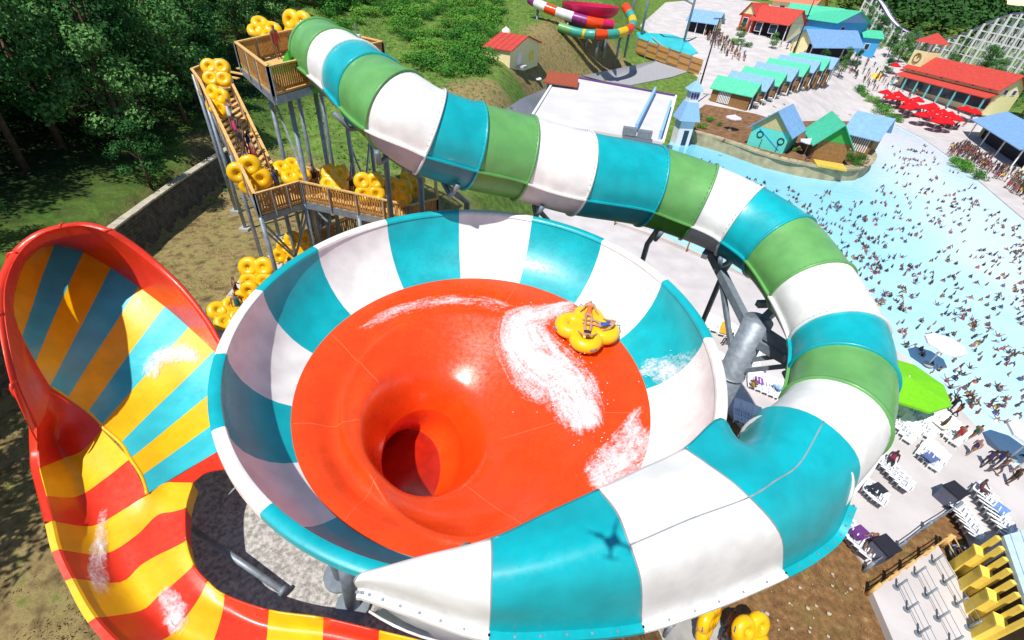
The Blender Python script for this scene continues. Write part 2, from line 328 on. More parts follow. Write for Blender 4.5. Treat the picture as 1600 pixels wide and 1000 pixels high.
for a, b in zip(pl[:-1], pl[1:]):
    mid = sum((Vector((p[0], p[1], 2)) for p in PEN), Vector()) / len(PEN); d = (b - a).normalized(); nrm = Vector((-d.y, d.x, 0)); nrm *= 1 if nrm.dot(mid - a) > 0 else -1
    mb.hexa([a - nrm * .12 - Vector((0, 0, .2)), b - nrm * .12 - Vector((0, 0, .2)), b + nrm * 1.5 - Vector((0, 0, .2)), a + nrm * 1.5 - Vector((0, 0, .2)), a - nrm * .12 + Vector((0, 0, .08)), b - nrm * .12 + Vector((0, 0, .08)), b + nrm * 1.5 + Vector((0, 0, .08)), a + nrm * 1.5 + Vector((0, 0, .08))])
mb.build('kerb_top', PENC, pen)
# service road, forecourt and paths
for nm, poly, m in (('service_road', [(10.55, 116.72, 5.32), (33.54, 144.22, 6.37), (38.73, 134.88, 5.44), (33.91, 129.95, 4.72), (22.59, 121.64, 3.45), (16.51, 122.14, 3.65)], ASPH), ('forecourt', [(-4.63, 63.62, 8.63), (-1.89, 81.12, 7.15), (1.89, 97.40, 5.54), (9.08, 108.38, 2.82), (8.83, 94.45, -0.00), (-2.54, 66.29, 6.65)], ASPH),
                    ('queue_path', [(-16.20, 18.16, 7.50), (-17.32, 21.58, 7.50), (-17.69, 24.78, 7.50), (-17.03, 27.45, 7.50), (-14.84, 26.54, 7.50), (-15.49, 23.28, 7.50), (-15.06, 20.04, 7.50), (-14.67, 17.59, 7.50)], CONC),
                    ('foot_path', [(8.03, 8.27, 1.50), (9.07, 9.28, 1.50), (11.50, 10.06, 1.50), (12.23, 7.75, 1.50), (8.61, 6.98, 1.50)], CONCG)):
    if nm == 'foot_path': zf = lambda x, y: terrain(x, y) + 0.14
    else: zf = lambda x, y: terrain(x, y) + 0.14
    tag(sheet(nm, poly, zf, m, 1.5, thick=0.3), kind='structure')

# ------------------------------------------------------------------ centre line of the tube slide
TUBE = [(-10.83, 25.98, 20.50), (-9.32, 24.15, 20.40), (-8.08, 22.81, 20.20), (-6.73, 21.01, 20.00), (-5.40, 19.58, 19.75), (-4.16, 19.54, 19.10), (-2.50, 20.13, 18.50), (-0.24, 21.00, 17.90), (2.45, 21.40, 17.30), (6.04, 22.24, 16.70), (8.49, 21.81, 16.30), (10.43, 20.94, 15.90), (11.73, 19.17, 15.60), (12.40, 16.81, 15.00), (12.58, 14.32, 14.40), (11.94, 12.42, 14.10), (10.79, 10.57, 13.90), (8.63, 8.63, 13.90)]
TR = [1.5, 1.5, 1.52, 1.56, 1.64, 1.72, 1.78, 1.82, 1.88, 1.9, 1.86, 1.8, 1.73, 1.66, 1.62, 1.58, 1.54, 1.5]
path = crom(TUBE, 8); rad = [float(v[0]) for v in crom([(r,) for r in TR], 8)]
def frame(i):
    t = Vector(path[min(i + 1, len(path) - 1)] - path[max(i - 1, 0)]).normalized(); sd = t.cross(Vector((0, 0, 1))).normalized(); up = sd.cross(t).normalized(); return Vector(path[i]), sd, up, t

# ------------------------------------------------------------------ the bowl slide
BCX, BCY, BZ = -1.04, 12.0, 15.17
def rim_z(y): return BZ + 0.06 * (y - BCY)
PROF = [(7.72, 0.0), (7.69, -0.3), (7.61, -0.62), (7.46, -1.0), (7.22, -1.38), (6.92, -1.72), (6.58, -1.99), (6.2, -2.2)]
HX, HY = -2.75, 10.2; SHIFT = 0.35; FCY = BCY - SHIFT
def floor_dz(x, y):
    """Height of the orange floor below the rim plane: a dish that winds down into the drain."""
    dx, dy = x - HX, y - HY; th = math.atan2(dy, dx); rho = math.hypot(dx, dy)
    ux, uy = math.cos(th), math.sin(th); ox, oy = HX - BCX, HY - FCY; bq = ox * ux + oy * uy
    ro = -bq + math.sqrt(bq * bq - (ox * ox + oy * oy) + 6.2 ** 2); rh = 1.0 / math.sqrt((ux / 1.42) ** 2 + (uy / 2.1) ** 2)
    t = min(1.0, max(0.0, (ro - rho) / (ro - rh))); return floor_t(th, t)
def floor_t(th, t):
    k = 0.5 + 0.5 * math.cos(th - 0.35); a = ((th + 1.05) % (2 * math.pi)) / (2 * math.pi)
    tb = .24 + .56 * a
    if a > .84: q = (a - .84) / .16; tb = tb * (1 - q * q * (3 - 2 * q)) + .24 * q * q * (3 - 2 * q)
    S = .95 + 1.15 * k; w_ = .035; u = (t - tb) / w_; sp = w_ * (u if u > 30 else math.log1p(math.exp(u))) / (1 - tb)
    z = -2.2 - .16 * t - S * sp + .08 * math.exp(-((t - tb + .05) / .05) ** 2)
    z += .34 * (1 - k) * math.exp(-((t - .80) / .12) ** 2) - .30 * (1 - k) * math.exp(-((t - .46) / .18) ** 2) * min(1, t * 5)
    if t > .84: z -= .75 * ((t - .84) / .16) ** 2
    return z
def surf_z(x, y):
    r = math.hypot(x - BCX, y - BCY)
    if math.hypot(x - BCX, y - FCY) <= 6.2: return rim_z(y) + floor_dz(x, y)
    rs = [p[0] for p in PROF][::-1]; zs = [p[1] for p in PROF][::-1]; return rim_z(y) + float(np.interp(r, rs, zs))
bowl = empty('bowl_slide', (BCX, BCY, 7.5), 0, 'huge open bowl water slide, teal and white wall around orange drain floor', 'water slide')
def bp(r, ph, dz):
    x, y = BCX + r * math.cos(ph), BCY + r * math.sin(ph) - SHIFT * min(1.0, max(0.0, -dz / 2.2)); return (x - BCX, y - BCY, rim_z(y) + dz - 7.5)
JOINTS = [-93.0, -121.3, -142.2, -162.9, -185.4, -207.5, -231.8, -256.2, -281.3, -306.7, -331.9, -356.2, -390.0]
cols = [TEAL, WHITE, TEAL, WHITE, TEAL, WHITE, TEAL, WHITE, TEAL, WHITE, TEAL, WHITE]
for k in range(12):
    a0, a1 = R(JOINTS[k]), R(JOINTS[k + 1]); N = 14
    mb = MB(); mb.grid([[bp(r, a0 + (a1 - a0) * i / N, dz) for r, dz in PROF] for i in range(N + 1)])
    o = mb.build('wall_panel', cols[k], bowl, True); solidify(o, 0.05, -1)
    mb = MB(); mb.grid([[bp(r, a0 + (a1 - a0) * i / N, dz) for r, dz in ((7.71, -0.05), (7.73, 0.03), (7.78, 0.055), (7.96, 0.055), (8.0, 0.03), (8.0, -0.14))] for i in range(N + 1)])
    solidify(mb.build('rim_flange', cols[k], o, True), 0.03, -1)
    mb = MB(); mb.tube([bp(r + .055, a1, dz - .02) for r, dz in PROF], 0.03, 6); mb.build('joint_rib', SEAM, o, True)
# wall under the entry cover, lower shell only
a0, a1 = R(-30.0), R(-101.8)
mb = MB(); mb.grid([[bp(r, a0 + (a1 - a0) * i / 30, dz) for r, dz in ((8.3 - 0.5 * abs(i / 15 - 1) ** 2, -1.75), (7.9 - .3 * abs(i / 15 - 1) ** 2, -2.2), (7.4, -2.4), (6.2, -2.22))] for i in range(31)])
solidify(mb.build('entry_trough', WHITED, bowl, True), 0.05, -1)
rows = []
def floor_row(th, n=64):
    ux, uy = math.cos(th), math.sin(th); ox, oy = HX - BCX, HY - FCY; bq = ox * ux + oy * uy; ro = -bq + math.sqrt(bq * bq - (ox * ox + oy * oy) + 6.2 ** 2); rh = 1.0 / math.sqrt((ux / 1.42) ** 2 + (uy / 2.1) ** 2); row = []
    for j in range(n + 1):
        t = j / n; rho = ro + (rh - ro) * t; x, y = HX + ux * rho, HY + uy * rho; row.append((x - BCX, y - BCY, rim_z(y) + floor_t(th, t) - 7.5))
    return row
mb = MB(); mb.grid([floor_row(2 * math.pi * i / 144) for i in range(145)], flip=True)
me_ = mb.mesh('bowl_floor', ORANGE, True); bm = bmesh.new(); bm.from_mesh(me_); bmesh.ops.remove_doubles(bm, verts=bm.verts, dist=1e-4); bm.to_mesh(me_); bm.free(); fl = link('bowl_floor', me_, bowl)
for th in (.1, 1.2, 2.5, 3.4, 4.4, 5.5):
    sb = MB(); sb.tube(floor_row(th)[2:52], 0.009, 5); sb.build('panel_seam', mat('pale_seam', '#ee7348', 0.5), fl, True)
rows = []
for (sx, sy, sz, sc) in ((0, 0, 0, 1), (-.05, 0, -.35, .99), (-.3, -.05, -.9, 1.0), (-.9, -.15, -1.5, 1.02), (-2.0, -.3, -1.9, 1.0), (-3.0, -.5, -2.1, .95), (-4.0, -.6, -2.2, .9)):
    row = []
    for i in range(49):
        th = 2 * math.pi * i / 48; ux, uy = math.cos(th), math.sin(th); rh = 1.0 / math.sqrt((ux / 1.42) ** 2 + (uy / 2.1) ** 2); x, y = HX + ux * rh, HY + uy * rh
        z = rim_z(y) + floor_t(th, 1.0); f = min(1, abs(sz) / 2.1); zz = z + sz * (1 - .0 * f) + f * f * (.75 * math.cos(th) + .55)
        row.append((HX + (x - HX) * sc + sx - BCX + f * .9 * 0, HY + (y - HY) * sc + sy - BCY, zz - 7.5))
    rows.append(row)
mb = MB(); mb.grid(rows[:4]); mb.build('drain_throat', ORANGE, bowl, True)
mb = MB(); mb.grid(rows[3:]); mb.build('drain_tunnel', mat('shaded_red_tunnel', '#a52010', 0.18, 0.5, 0.15, 2, coat=.3), bowl, True)  # darker red carries the shade inside the drain
mb = MB()
mb.tube([bp(6.4, R(a), -2.5) for a in range(0, 360, 8)], 0.14, 8, closed=True); mb.build('ring_beam', STEEL, bowl, True)
for ph in (-94, -40, 10, 60, 110, 160, 205, 232):
    x, y = BCX + 6.5 * math.cos(R(ph)), BCY + 6.5 * math.sin(R(ph)); zt = rim_z(y) - 2.8; zb = float(terrain(x, y))
    mb = MB(); mb.tube([(x - BCX, y - BCY, zb - 8.0), (x - BCX, y - BCY, zt - 7.5)], 0.27, 14); c = mb.build('column', STEEL, bowl, True)
    mb = MB(); mb.tube([(x - BCX, y - BCY, zb - 7.5 + .05), (x - BCX, y - BCY, zb - 7.5 + .28)], 0.62, 16); mb.build('base_plate', DSTEEL, c)
# column whose foot shows beside the gravel, and the entry cover
x, y, _ = (-4.34, 5.95, 7.60)
mb = MB(); mb.tube([(x - BCX, y - BCY, 0.1), (x - BCX - .1, y - BCY + .6, 3.7)], 0.26, 16); c = mb.build('column', STEEL, bowl, True)
mb = MB(); mb.tube([(x - BCX, y - BCY, 0.1), (x - BCX, y - BCY, .35)], 0.55, 18); mb.build('base_plate', DSTEEL, c)
for px_, top in (((-0.64, 5.48, 7.60), 5.4), ((-0.00, 5.42, 7.60), 5.4)):
    mb = MB(); mb.tube([(px_[0] - BCX, px_[1] - BCY, 0), (px_[0] - BCX, px_[1] - BCY + .3, top)], 0.11, 12); mb.build('column', STEEL, bowl, True)
c, sd, up, t = frame(len(path) - 1)
RING0 = [tuple(c + sd * ((rad[-1] + .16) * math.cos(R(a))) + up * ((rad[-1] + .16) * math.sin(R(a))) - t * .35) for a in (-12, 36, 82, 132, 190)]
LID = [  # inner edge, two crown points, shoulder, outer edge
    RING0,
    [(6.88, 8.74, 14.40), (7.04, 8.16, 15.20), (7.60, 7.64, 15.40), (8.62, 7.09, 14.70), (9.66, 7.10, 13.00)],
    [(6.22, 9.01, 15.10), (5.99, 7.77, 15.35), (6.64, 6.98, 15.50), (7.76, 6.43, 14.70), (8.75, 6.48, 13.00)],
    [(4.91, 7.83, 15.10), (5.24, 7.11, 15.45), (5.76, 6.37, 15.60), (6.77, 5.89, 14.80), (7.65, 5.91, 13.00)],
    [(3.63, 7.06, 15.10), (4.03, 6.36, 15.45), (4.29, 5.71, 15.55), (4.92, 5.18, 14.80), (5.66, 5.06, 13.00)],
    [(2.47, 6.36, 15.10), (2.74, 5.66, 15.40), (2.88, 5.01, 15.50), (3.25, 4.51, 14.80), (3.66, 4.32, 13.10)],
    [(1.15, 5.59, 15.10), (1.38, 5.02, 15.30), (1.53, 4.47, 15.30), (1.71, 4.11, 14.70), (1.86, 3.95, 13.30)],
    [(0.01, 4.92, 15.10), (0.06, 4.49, 15.20), (0.09, 4.08, 15.10), (0.13, 3.79, 14.60), (0.16, 3.74, 13.50)],
    [(-1.39, 4.43, 15.05), (-1.33, 4.20, 15.10), (-1.31, 3.99, 15.00), (-1.30, 3.88, 14.60), (-1.36, 3.93, 13.80)],
    [(-2.24, 4.12, 15.00), (-2.32, 4.04, 15.00), (-2.37, 3.97, 14.90), (-2.40, 3.98, 14.60), (-2.44, 4.04, 14.20)],
    [(-2.56, 4.06, 14.90), (-2.63, 4.00, 14.90), (-2.68, 3.96, 14.80), (-2.69, 3.97, 14.60), (-2.70, 4.03, 14.30)]]
cols_ = list(zip(*[crom(r, 6) for r in LID])); dense = [crom(c, 6) for c in cols_]          # dense[j][i]
rows = list(zip(*dense))
def strip(i0, i1): return [[(p[0] - BCX, p[1] - BCY, p[2] - 7.5) for p in r] for r in rows[i0:i1 + 1]]
for i0, i1, m in ((0, 18, TEAL), (18, 30, WHITE), (30, 42, TEAL), (42, 60, WHITE)):
    g = strip(i0, i1); mb = MB(); mb.grid(g); o = mb.build('cover_panel', m, bowl, True); solidify(o, 0.05, 0)
    mb = MB(); ed = [Vector(r[-1]) for r in g]; rw = []
    for q, e in enumerate(ed):
        d = (ed[min(q + 1, len(ed) - 1)] - ed[max(q - 1, 0)]).normalized(); nn_ = d.cross(Vector((0, 0, 1))).normalized(); nn_ = nn_ if nn_.dot(e) > 0 else -nn_
        rw.append([e + Vector((0, 0, .02)), e + nn_ * .2 + Vector((0, 0, .02)), e + nn_ * .2 - Vector((0, 0, .08))])
    mb.grid(rw); solidify(mb.build('bolted_flange', m, o, True), 0.03, 0)
    bb = MB()
    for q, e in enumerate(rw):
        if q % 2 == 0: c_ = e[0].lerp(e[1], .55) + Vector((0, 0, .02)); bb.box(c_, (.05, .05, .03))
    bb.build('flange_bolts', STEEL, o)['kind'] = 'stuff'
    mb = MB(); mb.tube([(p[0], p[1], p[2] + .015) for p in g[-1]], 0.028, 6); mb.build('joint_rib', SEAM, o, True)
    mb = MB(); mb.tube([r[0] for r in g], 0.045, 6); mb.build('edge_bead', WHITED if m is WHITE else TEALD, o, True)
    if i0 < 30:
        mb = MB(); mb.tube([(r[13][0], r[13][1], r[13][2] + .01) for r in g], 0.025, 6); mb.build('ridge_seam', SEAM, o, True)

# ------------------------------------------------------------------ the tube slide
tube = empty('tube_slide', (0, 0, 0), 0, 'enclosed tube slide banded green, white and teal, curving down from timber tower', 'water slide')
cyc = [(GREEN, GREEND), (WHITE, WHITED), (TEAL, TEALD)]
def arc(i, a0, a1, n, dr=0.0, da=0.0):
    c, sd, up, t = frame(i); r = rad[i] + dr
    return [c + sd * (r * math.cos(a0 + (a1 - a0) * k / n)) + up * (r * math.sin(a0 + (a1 - a0) * k / n)) for k in range(n + 1)]
LOW = R(-14)
for k in range(17):
    m, md = cyc[k % 3]; i0, i1 = k * 8, k * 8 + 8
    mb = MB(); mb.grid([arc(i, LOW, math.pi - LOW, 22) for i in range(i0, i1 + 1)], flip=True); o = mb.build('tube_section', m, tube, True); solidify(o, 0.04, -1)
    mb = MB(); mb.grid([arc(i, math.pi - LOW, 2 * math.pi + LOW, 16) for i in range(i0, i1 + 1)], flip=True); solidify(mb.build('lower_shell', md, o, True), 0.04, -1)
    for sgn in (1, -1):
        mb = MB(); rw = []
        for i in range(i0, i1 + 1):
            c, sd, up, t = frame(i); a = LOW if sgn > 0 else math.pi - LOW; p = c + sd * (rad[i] * math.cos(a)) + up * (rad[i] * math.sin(a)); rw.append([p - sd * sgn * .02 + up * .035, p + sd * sgn * .13 + up * .035, p + sd * sgn * .13 - up * .035, p - sd * sgn * .02 - up * .035])
        mb.grid(rw, flip=sgn > 0); mb.build('seam_flange', m, o)
    for ii, mm in ((i0, m), (i1, cyc[(k + 1) % 3][0] if k < 16 else m)):
        if ii == i0 and k: continue
        c, sd, up, t = frame(ii); mb = MB(); rw = []
        for off, dr in ((-.045, 0.0), (-.045, .09), (.045, .09), (.045, 0.0)):
            rw.append([c + t * off + sd * ((rad[ii] + dr) * math.cos(a)) + up * ((rad[ii] + dr) * math.sin(a)) for a in np.linspace(0, 2 * math.pi, 49)])
        mb.grid(rw); mb.build('joint_ring', m, o, True)
        bb = MB()
        for a in np.linspace(0.0, math.pi, 26): bb.box(c - t * .06 + sd * ((rad[ii] + .055) * math.cos(a)) + up * ((rad[ii] + .055) * math.sin(a)), (.035, .035, .035))
        bb.build('ring_bolts', DSTEEL, o)['kind'] = 'stuff'
# throat that carries the last section into the bowl cover
# supports: bent steel frames under the tube
def support(i, side, foot, r=.16):
    c, sd, up, t = frame(i); a = c - up * (rad[i] + .1); mb = MB()
    mb.tube([a + sd * 1.5 + up * .6, a + sd * .9 - up * .15, a - sd * .9 - up * .15, a - sd * 1.5 + up * .6], r * .8, 8); s = mb.build('saddle', DSTEEL, tube, True)
    zt = float(terrain(foot[0], foot[1])); mb = MB(); mb.tube([(foot[0], foot[1], zt - .4), (foot[0], foot[1], a.z - 1.6), tuple(a - up * .1)], r, 12); mb.build('post', DSTEEL, s, True)
    mb = MB(); mb.tube([(foot[0], foot[1], zt), (foot[0], foot[1], zt + .25)], r * 2.4, 12); mb.build('footing', CONCG, s)
for i, f in ((20, (-7.2, 23.2)), (34, (-5.0, 21.2)), (46, (-2.8, 21.6)), (60, (1.4, 23.0)), (76, (7.2, 23.6)), (90, (11.4, 22.4)), (118, (15.2, 13.4))): support(i, 1, f, .15)
# the stout grey column with its three arms
px_ = (11.13, 17.10, 13.00); mb = MB(); mb.tube([(px_[0], px_[1], -.3), (px_[0], px_[1], 13.0)], 0.62, 28); col_ = mb.build('main_column', STEEL, tube, True)
mb = MB(); mb.tube([(px_[0], px_[1], 0.0), (px_[0], px_[1], 0.3)], 1.1, 24); mb.build('column_footing', CONCG, col_)
for z in (3.2, 6.4, 9.6):
    mb = MB(); mb.tube([(px_[0], px_[1], z - .05), (px_[0], px_[1], z + .05)], 0.66, 28); mb.build('weld_band', STEEL, col_, True)
for i, z0 in ((86, 12.2), (102, 12.5), (114, 11.9), (112, 12.6)):
    c, sd, up, t = frame(i); e = c - up * (rad[i] + .12); mb = MB(); mb.beam((px_[0], px_[1], z0), tuple(e), .34, .42); mb.beam(tuple(e - t * .0 + up * .12 - sd * 1.2), tuple(e + sd * 1.2 + up * .12), .28, .28); mb.build('arm', DSTEEL, col_)
    mb = MB(); mb.beam((px_[0], px_[1], z0 - 2.2), tuple(Vector((px_[0], px_[1], z0)).lerp(e, .72)), .2, .2); mb.build('arm_brace', DSTEEL, col_)
# green entry box on the platform
c, sd, up, t = frame(0)
mb = MB(); q = c - t * .9
for sx_ in (1, -1): mb.hexa([c + sd * sx_ * 1.62 - up * 1.7 + t * .4, c + sd * sx_ * 1.72 - up * 1.7 + t * .4, q + sd * sx_ * 1.72 - up * 1.7, q + sd * sx_ * 1.62 - up * 1.7, c + sd * sx_ * 1.62 + up * .25 + t * .4, c + sd * sx_ * 1.72 + up * .25 + t * .4, q + sd * sx_ * 1.72 - up * .4, q + sd * sx_ * 1.62 - up * .4])
mb.hexa([c + sd * 1.62 - up * 1.7 + t * .4, c - sd * 1.62 - up * 1.7 + t * .4, q - sd * 1.62 - up * 1.7, q + sd * 1.62 - up * 1.7, c + sd * 1.62 - up * 1.45 + t * .4, c - sd * 1.62 - up * 1.45 + t * .4, q - sd * 1.62 - up * 1.45, q + sd * 1.62 - up * 1.45])
mb.build('entry_trough', fibre('bright_green_fibreglass', '#3fbf3a'), tube)

# ------------------------------------------------------------------ the run-out slide with its tall wave wall
wave = empty('wave_wall_slide', (-15, 10, 7.5), 0, 'open run-out slide with tall hooded wall, yellow and teal stripes, red rim', 'water slide')
def loc_(p): return (p[0] + 15, p[1] - 10, p[2] - 7.5)
def patch(name, cols_pts, m, nu=8, nv=5, sag=0.0, thick=0.05, parent=None):
    """Loft through stations (lists of points of equal length)."""
    A = [crom(c, nv) for c in cols_pts]; B = [crom(c, nu) for c in zip(*A)]; rows_ = list(zip(*B)); n = len(rows_[0])
    g = [[loc_((p[0], p[1], p[2] - sag * math.sin(math.pi * j / (n - 1)))) for j, p in enumerate(r)] for r in rows_]
    mb = MB(); mb.grid(g); o = mb.build(name, m, parent or wave, True)
    if thick: solidify(o, thick, 0)
    return o
SL = [ # stripe boundaries, right border -> middle -> left border
    [(-18.35, 14.55, 14.90), (-18.04, 13.25, 14.70), (-16.86, 11.58, 14.50), (-16.24, 10.87, 14.20)],
    [(-18.92, 15.60, 14.40), (-18.28, 14.05, 14.00), (-17.29, 12.31, 13.80), (-16.17, 10.74, 13.90)],
    [(-18.31, 16.07, 13.90), (-17.70, 14.15, 13.40), (-16.75, 12.10, 13.20), (-15.62, 10.25, 13.30)],
    [(-17.17, 15.80, 13.40), (-16.79, 13.82, 12.80), (-16.18, 11.85, 12.50), (-15.19, 9.86, 12.60)],
    [(-15.74, 15.23, 13.00), (-15.95, 13.64, 12.20), (-15.65, 11.80, 11.90), (-14.95, 9.93, 12.00)],
    [(-14.61, 14.81, 12.40), (-14.96, 13.29, 11.70), (-14.98, 11.64, 11.30), (-14.51, 9.87, 11.40)],
    [(-13.38, 14.19, 11.90), (-13.91, 12.76, 11.30), (-14.23, 11.31, 10.90), (-14.05, 9.65, 11.00)],
    [(-12.16, 13.59, 11.30), (-12.78, 12.19, 10.80), (-13.15, 10.72, 10.60), (-13.18, 9.24, 10.70)],
    [(-11.09, 12.81, 10.80), (-11.89, 11.54, 10.40), (-12.40, 10.18, 10.30), (-12.52, 8.73, 10.60)],
    [(-10.04, 11.92, 10.50), (-11.01, 10.84, 10.10), (-11.61, 9.57, 10.10), (-11.90, 8.26, 10.40)],
    [(-9.11, 11.06, 10.20), (-10.17, 10.02, 9.90), (-10.98, 8.92, 9.90), (-11.37, 7.71, 10.30)]]
OLDY = YELLOW
for k in range(10):
    g0, g1, g2, g3 = max(k - 1, 0), k, k + 1, min(k + 2, 10)
    full = [crom(c, 6) for c in SL]; B = [crom(c, 6) for c in zip(*full)]; rows_ = list(zip(*B))[k * 6:k * 6 + 7]
    mb = MB(); mb.grid([[loc_(p) for p in r] for r in rows_]); o = mb.build('stripe_panel', YELLOW if k % 2 == 0 else SKYBLUE, wave, True); solidify(o, .05, 0)
LIPR = [(-9.64, 12.14, 12.00), (-10.76, 12.38, 12.60), (-11.80, 13.26, 13.20), (-13.03, 14.12, 13.90), (-14.04, 14.56, 14.60), (-14.72, 14.60, 15.40), (-15.16, 14.44, 16.00), (-15.87, 14.41, 16.20), (-16.27, 13.97, 16.30), (-16.70, 13.49, 16.20), (-17.05, 12.83, 15.80), (-16.54, 11.61, 15.50), (-15.97, 10.63, 15.00), (-15.33, 9.72, 14.40), (-14.93, 9.09, 13.70), (-14.67, 8.71, 13.00), (-14.54, 8.46, 12.30)]
BORD = [(-11.01, 12.72, 10.90), (-12.12, 13.52, 11.30), (-13.34, 14.16, 11.90), (-14.56, 14.77, 12.40), (-15.71, 15.18, 13.00), (-17.11, 15.76, 13.40), (-18.25, 16.03, 13.90), (-18.70, 15.84, 14.20), (-18.92, 15.60, 14.40), (-18.40, 14.57, 14.85), (-18.22, 13.78, 14.80), (-17.58, 12.65, 14.70), (-16.86, 11.58, 14.50), (-16.36, 10.99, 14.20), (-16.12, 10.72, 13.90), (-15.58, 10.22, 13.30), (-15.15, 9.84, 12.60)]
def between(a, b, bulge=0.35):
    out = []
    for p, q in zip(a, b):
        p, q = np.array(p), np.array(q); out.append([p, p * .66 + q * .34 - np.array((0, 0, bulge)), p * .33 + q * .67 - np.array((0, 0, bulge * .8)), q])
    return out
patch('rim_wall', between(LIPR, BORD, .12), RED, 3, 4)
# rolled lip round the hood
ctr = np.mean([np.array(p) for p in BORD], axis=0); rw = []
for p in crom(LIPR, 4):
    d = Vector((p[0] - ctr[0], p[1] - ctr[1], 0)).normalized(); p = Vector(p); rw.append([p, p + d * .06 + Vector((0, 0, .04)), p + d * .2 + Vector((0, 0, .03)), p + d * .28 + Vector((0, 0, -.06)), p + d * .32 + Vector((0, 0, -.25)), p + d * .33 + Vector((0, 0, -.5))])
mb = MB(); mb.grid([[loc_(q) for q in r] for r in rw], flip=True); mb.build('hood_lip', RED, wave, True)
for i in (24, 32, 40, 48, 56):
    mb = MB(); mb.tube([loc_(Vector(q) + Vector((-.03, 0, 0))) for q in rw[i]], 0.05, 6); mb.build('stiffening_rib', RED, wave, True)
# left red shoulder down to the run-out
patch('shoulder_panel', [[(-14.67, 8.71, 13.00), (-15.06, 9.27, 12.70), (-15.18, 9.63, 12.60), (-15.15, 9.84, 12.60)], [(-14.54, 8.48, 12.40), (-15.03, 9.21, 11.90), (-15.02, 9.60, 11.90), (-14.91, 9.90, 12.00)], [(-14.64, 8.39, 12.00), (-15.16, 9.08, 11.30), (-14.82, 9.51, 11.30), (-14.47, 9.84, 11.40)], [(-14.45, 8.00, 11.70), (-15.09, 8.84, 10.80), (-14.55, 9.15, 10.90), (-14.03, 9.63, 11.00)], [(-14.14, 7.56, 11.50), (-14.67, 8.46, 10.60), (-14.26, 8.87, 10.60), (-13.97, 9.55, 10.90)]], RED, 5, 5)
RUN = [ # rim, fold, floor, inner
    [(-14.14, 7.56, 11.50), (-14.67, 8.46, 10.60), (-14.26, 8.87, 10.60), (-13.97, 9.55, 10.90)],
    [(-13.38, 6.81, 11.30), (-13.33, 7.35, 10.40), (-13.04, 8.10, 10.30), (-12.52, 8.73, 10.60)],
    [(-12.76, 6.18, 11.10), (-12.36, 6.56, 10.20), (-11.93, 7.14, 10.10), (-11.37, 7.71, 10.30)],
    [(-12.11, 5.52, 10.90), (-11.56, 5.87, 10.00), (-11.13, 6.59, 9.90), (-10.91, 7.15, 9.95)],
]
RUN2 = [
    [(-12.76, 6.18, 11.10), (-12.36, 6.56, 10.20), (-11.93, 7.14, 10.10), (-11.41, 7.74, 10.25), (-11.15, 8.29, 10.10), (-10.40, 8.41, 10.00)],
    [(-12.11, 5.52, 10.90), (-11.56, 5.87, 10.00), (-11.09, 6.53, 9.90), (-10.89, 7.23, 9.90), (-10.48, 7.40, 9.90), (-10.15, 7.55, 9.90)],
    [(-11.33, 4.90, 10.70), (-10.69, 5.23, 9.80), (-10.46, 5.76, 9.75), (-10.17, 6.09, 9.75), (-9.86, 6.34, 9.75), (-9.56, 6.57, 9.80)],
    [(-10.17, 4.10, 10.50), (-9.72, 4.62, 9.65), (-9.50, 5.05, 9.60), (-9.30, 5.38, 9.60), (-9.14, 5.69, 9.60), (-8.99, 5.94, 9.65)],
    [(-8.85, 3.47, 10.35), (-8.67, 4.10, 9.50), (-8.54, 4.52, 9.45), (-8.46, 4.85, 9.45), (-8.42, 5.24, 9.45), (-8.38, 5.56, 9.55)],
    [(-7.18, 2.93, 10.20), (-7.41, 3.72, 9.35), (-7.50, 4.27, 9.30), (-7.58, 4.68, 9.30), (-7.67, 5.01, 9.30), (-7.72, 5.28, 9.45)],
    [(-5.46, 2.73, 10.00), (-5.83, 3.48, 9.20), (-6.04, 4.08, 9.10), (-6.16, 4.45, 9.10), (-6.26, 4.76, 9.15), (-6.24, 4.98, 9.50)],
    [(-3.79, 2.69, 9.90), (-4.20, 3.43, 9.05), (-4.43, 4.02, 8.95), (-4.56, 4.40, 8.95), (-4.67, 4.78, 9.00), (-4.62, 4.92, 9.50)],
    [(-2.37, 2.69, 9.80), (-2.68, 3.45, 8.90), (-2.83, 3.97, 8.80), (-2.93, 4.34, 8.80), (-3.00, 4.66, 8.90), (-2.96, 4.76, 9.40)],
    [(-0.61, 2.72, 9.70), (-0.79, 3.47, 8.80), (-0.91, 3.99, 8.70), (-1.00, 4.29, 8.70), (-1.08, 4.51, 8.80), (-1.12, 4.58, 9.30)]]
for k, (grp, names) in enumerate(((RUN[:2], YELLOW), (RUN[1:3], RED))): patch('run_out_panel', grp, names, 6, 5)
colr = [YELLOW, RED, YELLOW, RED, YELLOW, RED, YELLOW, RED, YELLOW]
A = [crom(c, 4) for c in RUN2]; B = [crom(c, 6) for c in zip(*A)]; rows_ = list(zip(*B))
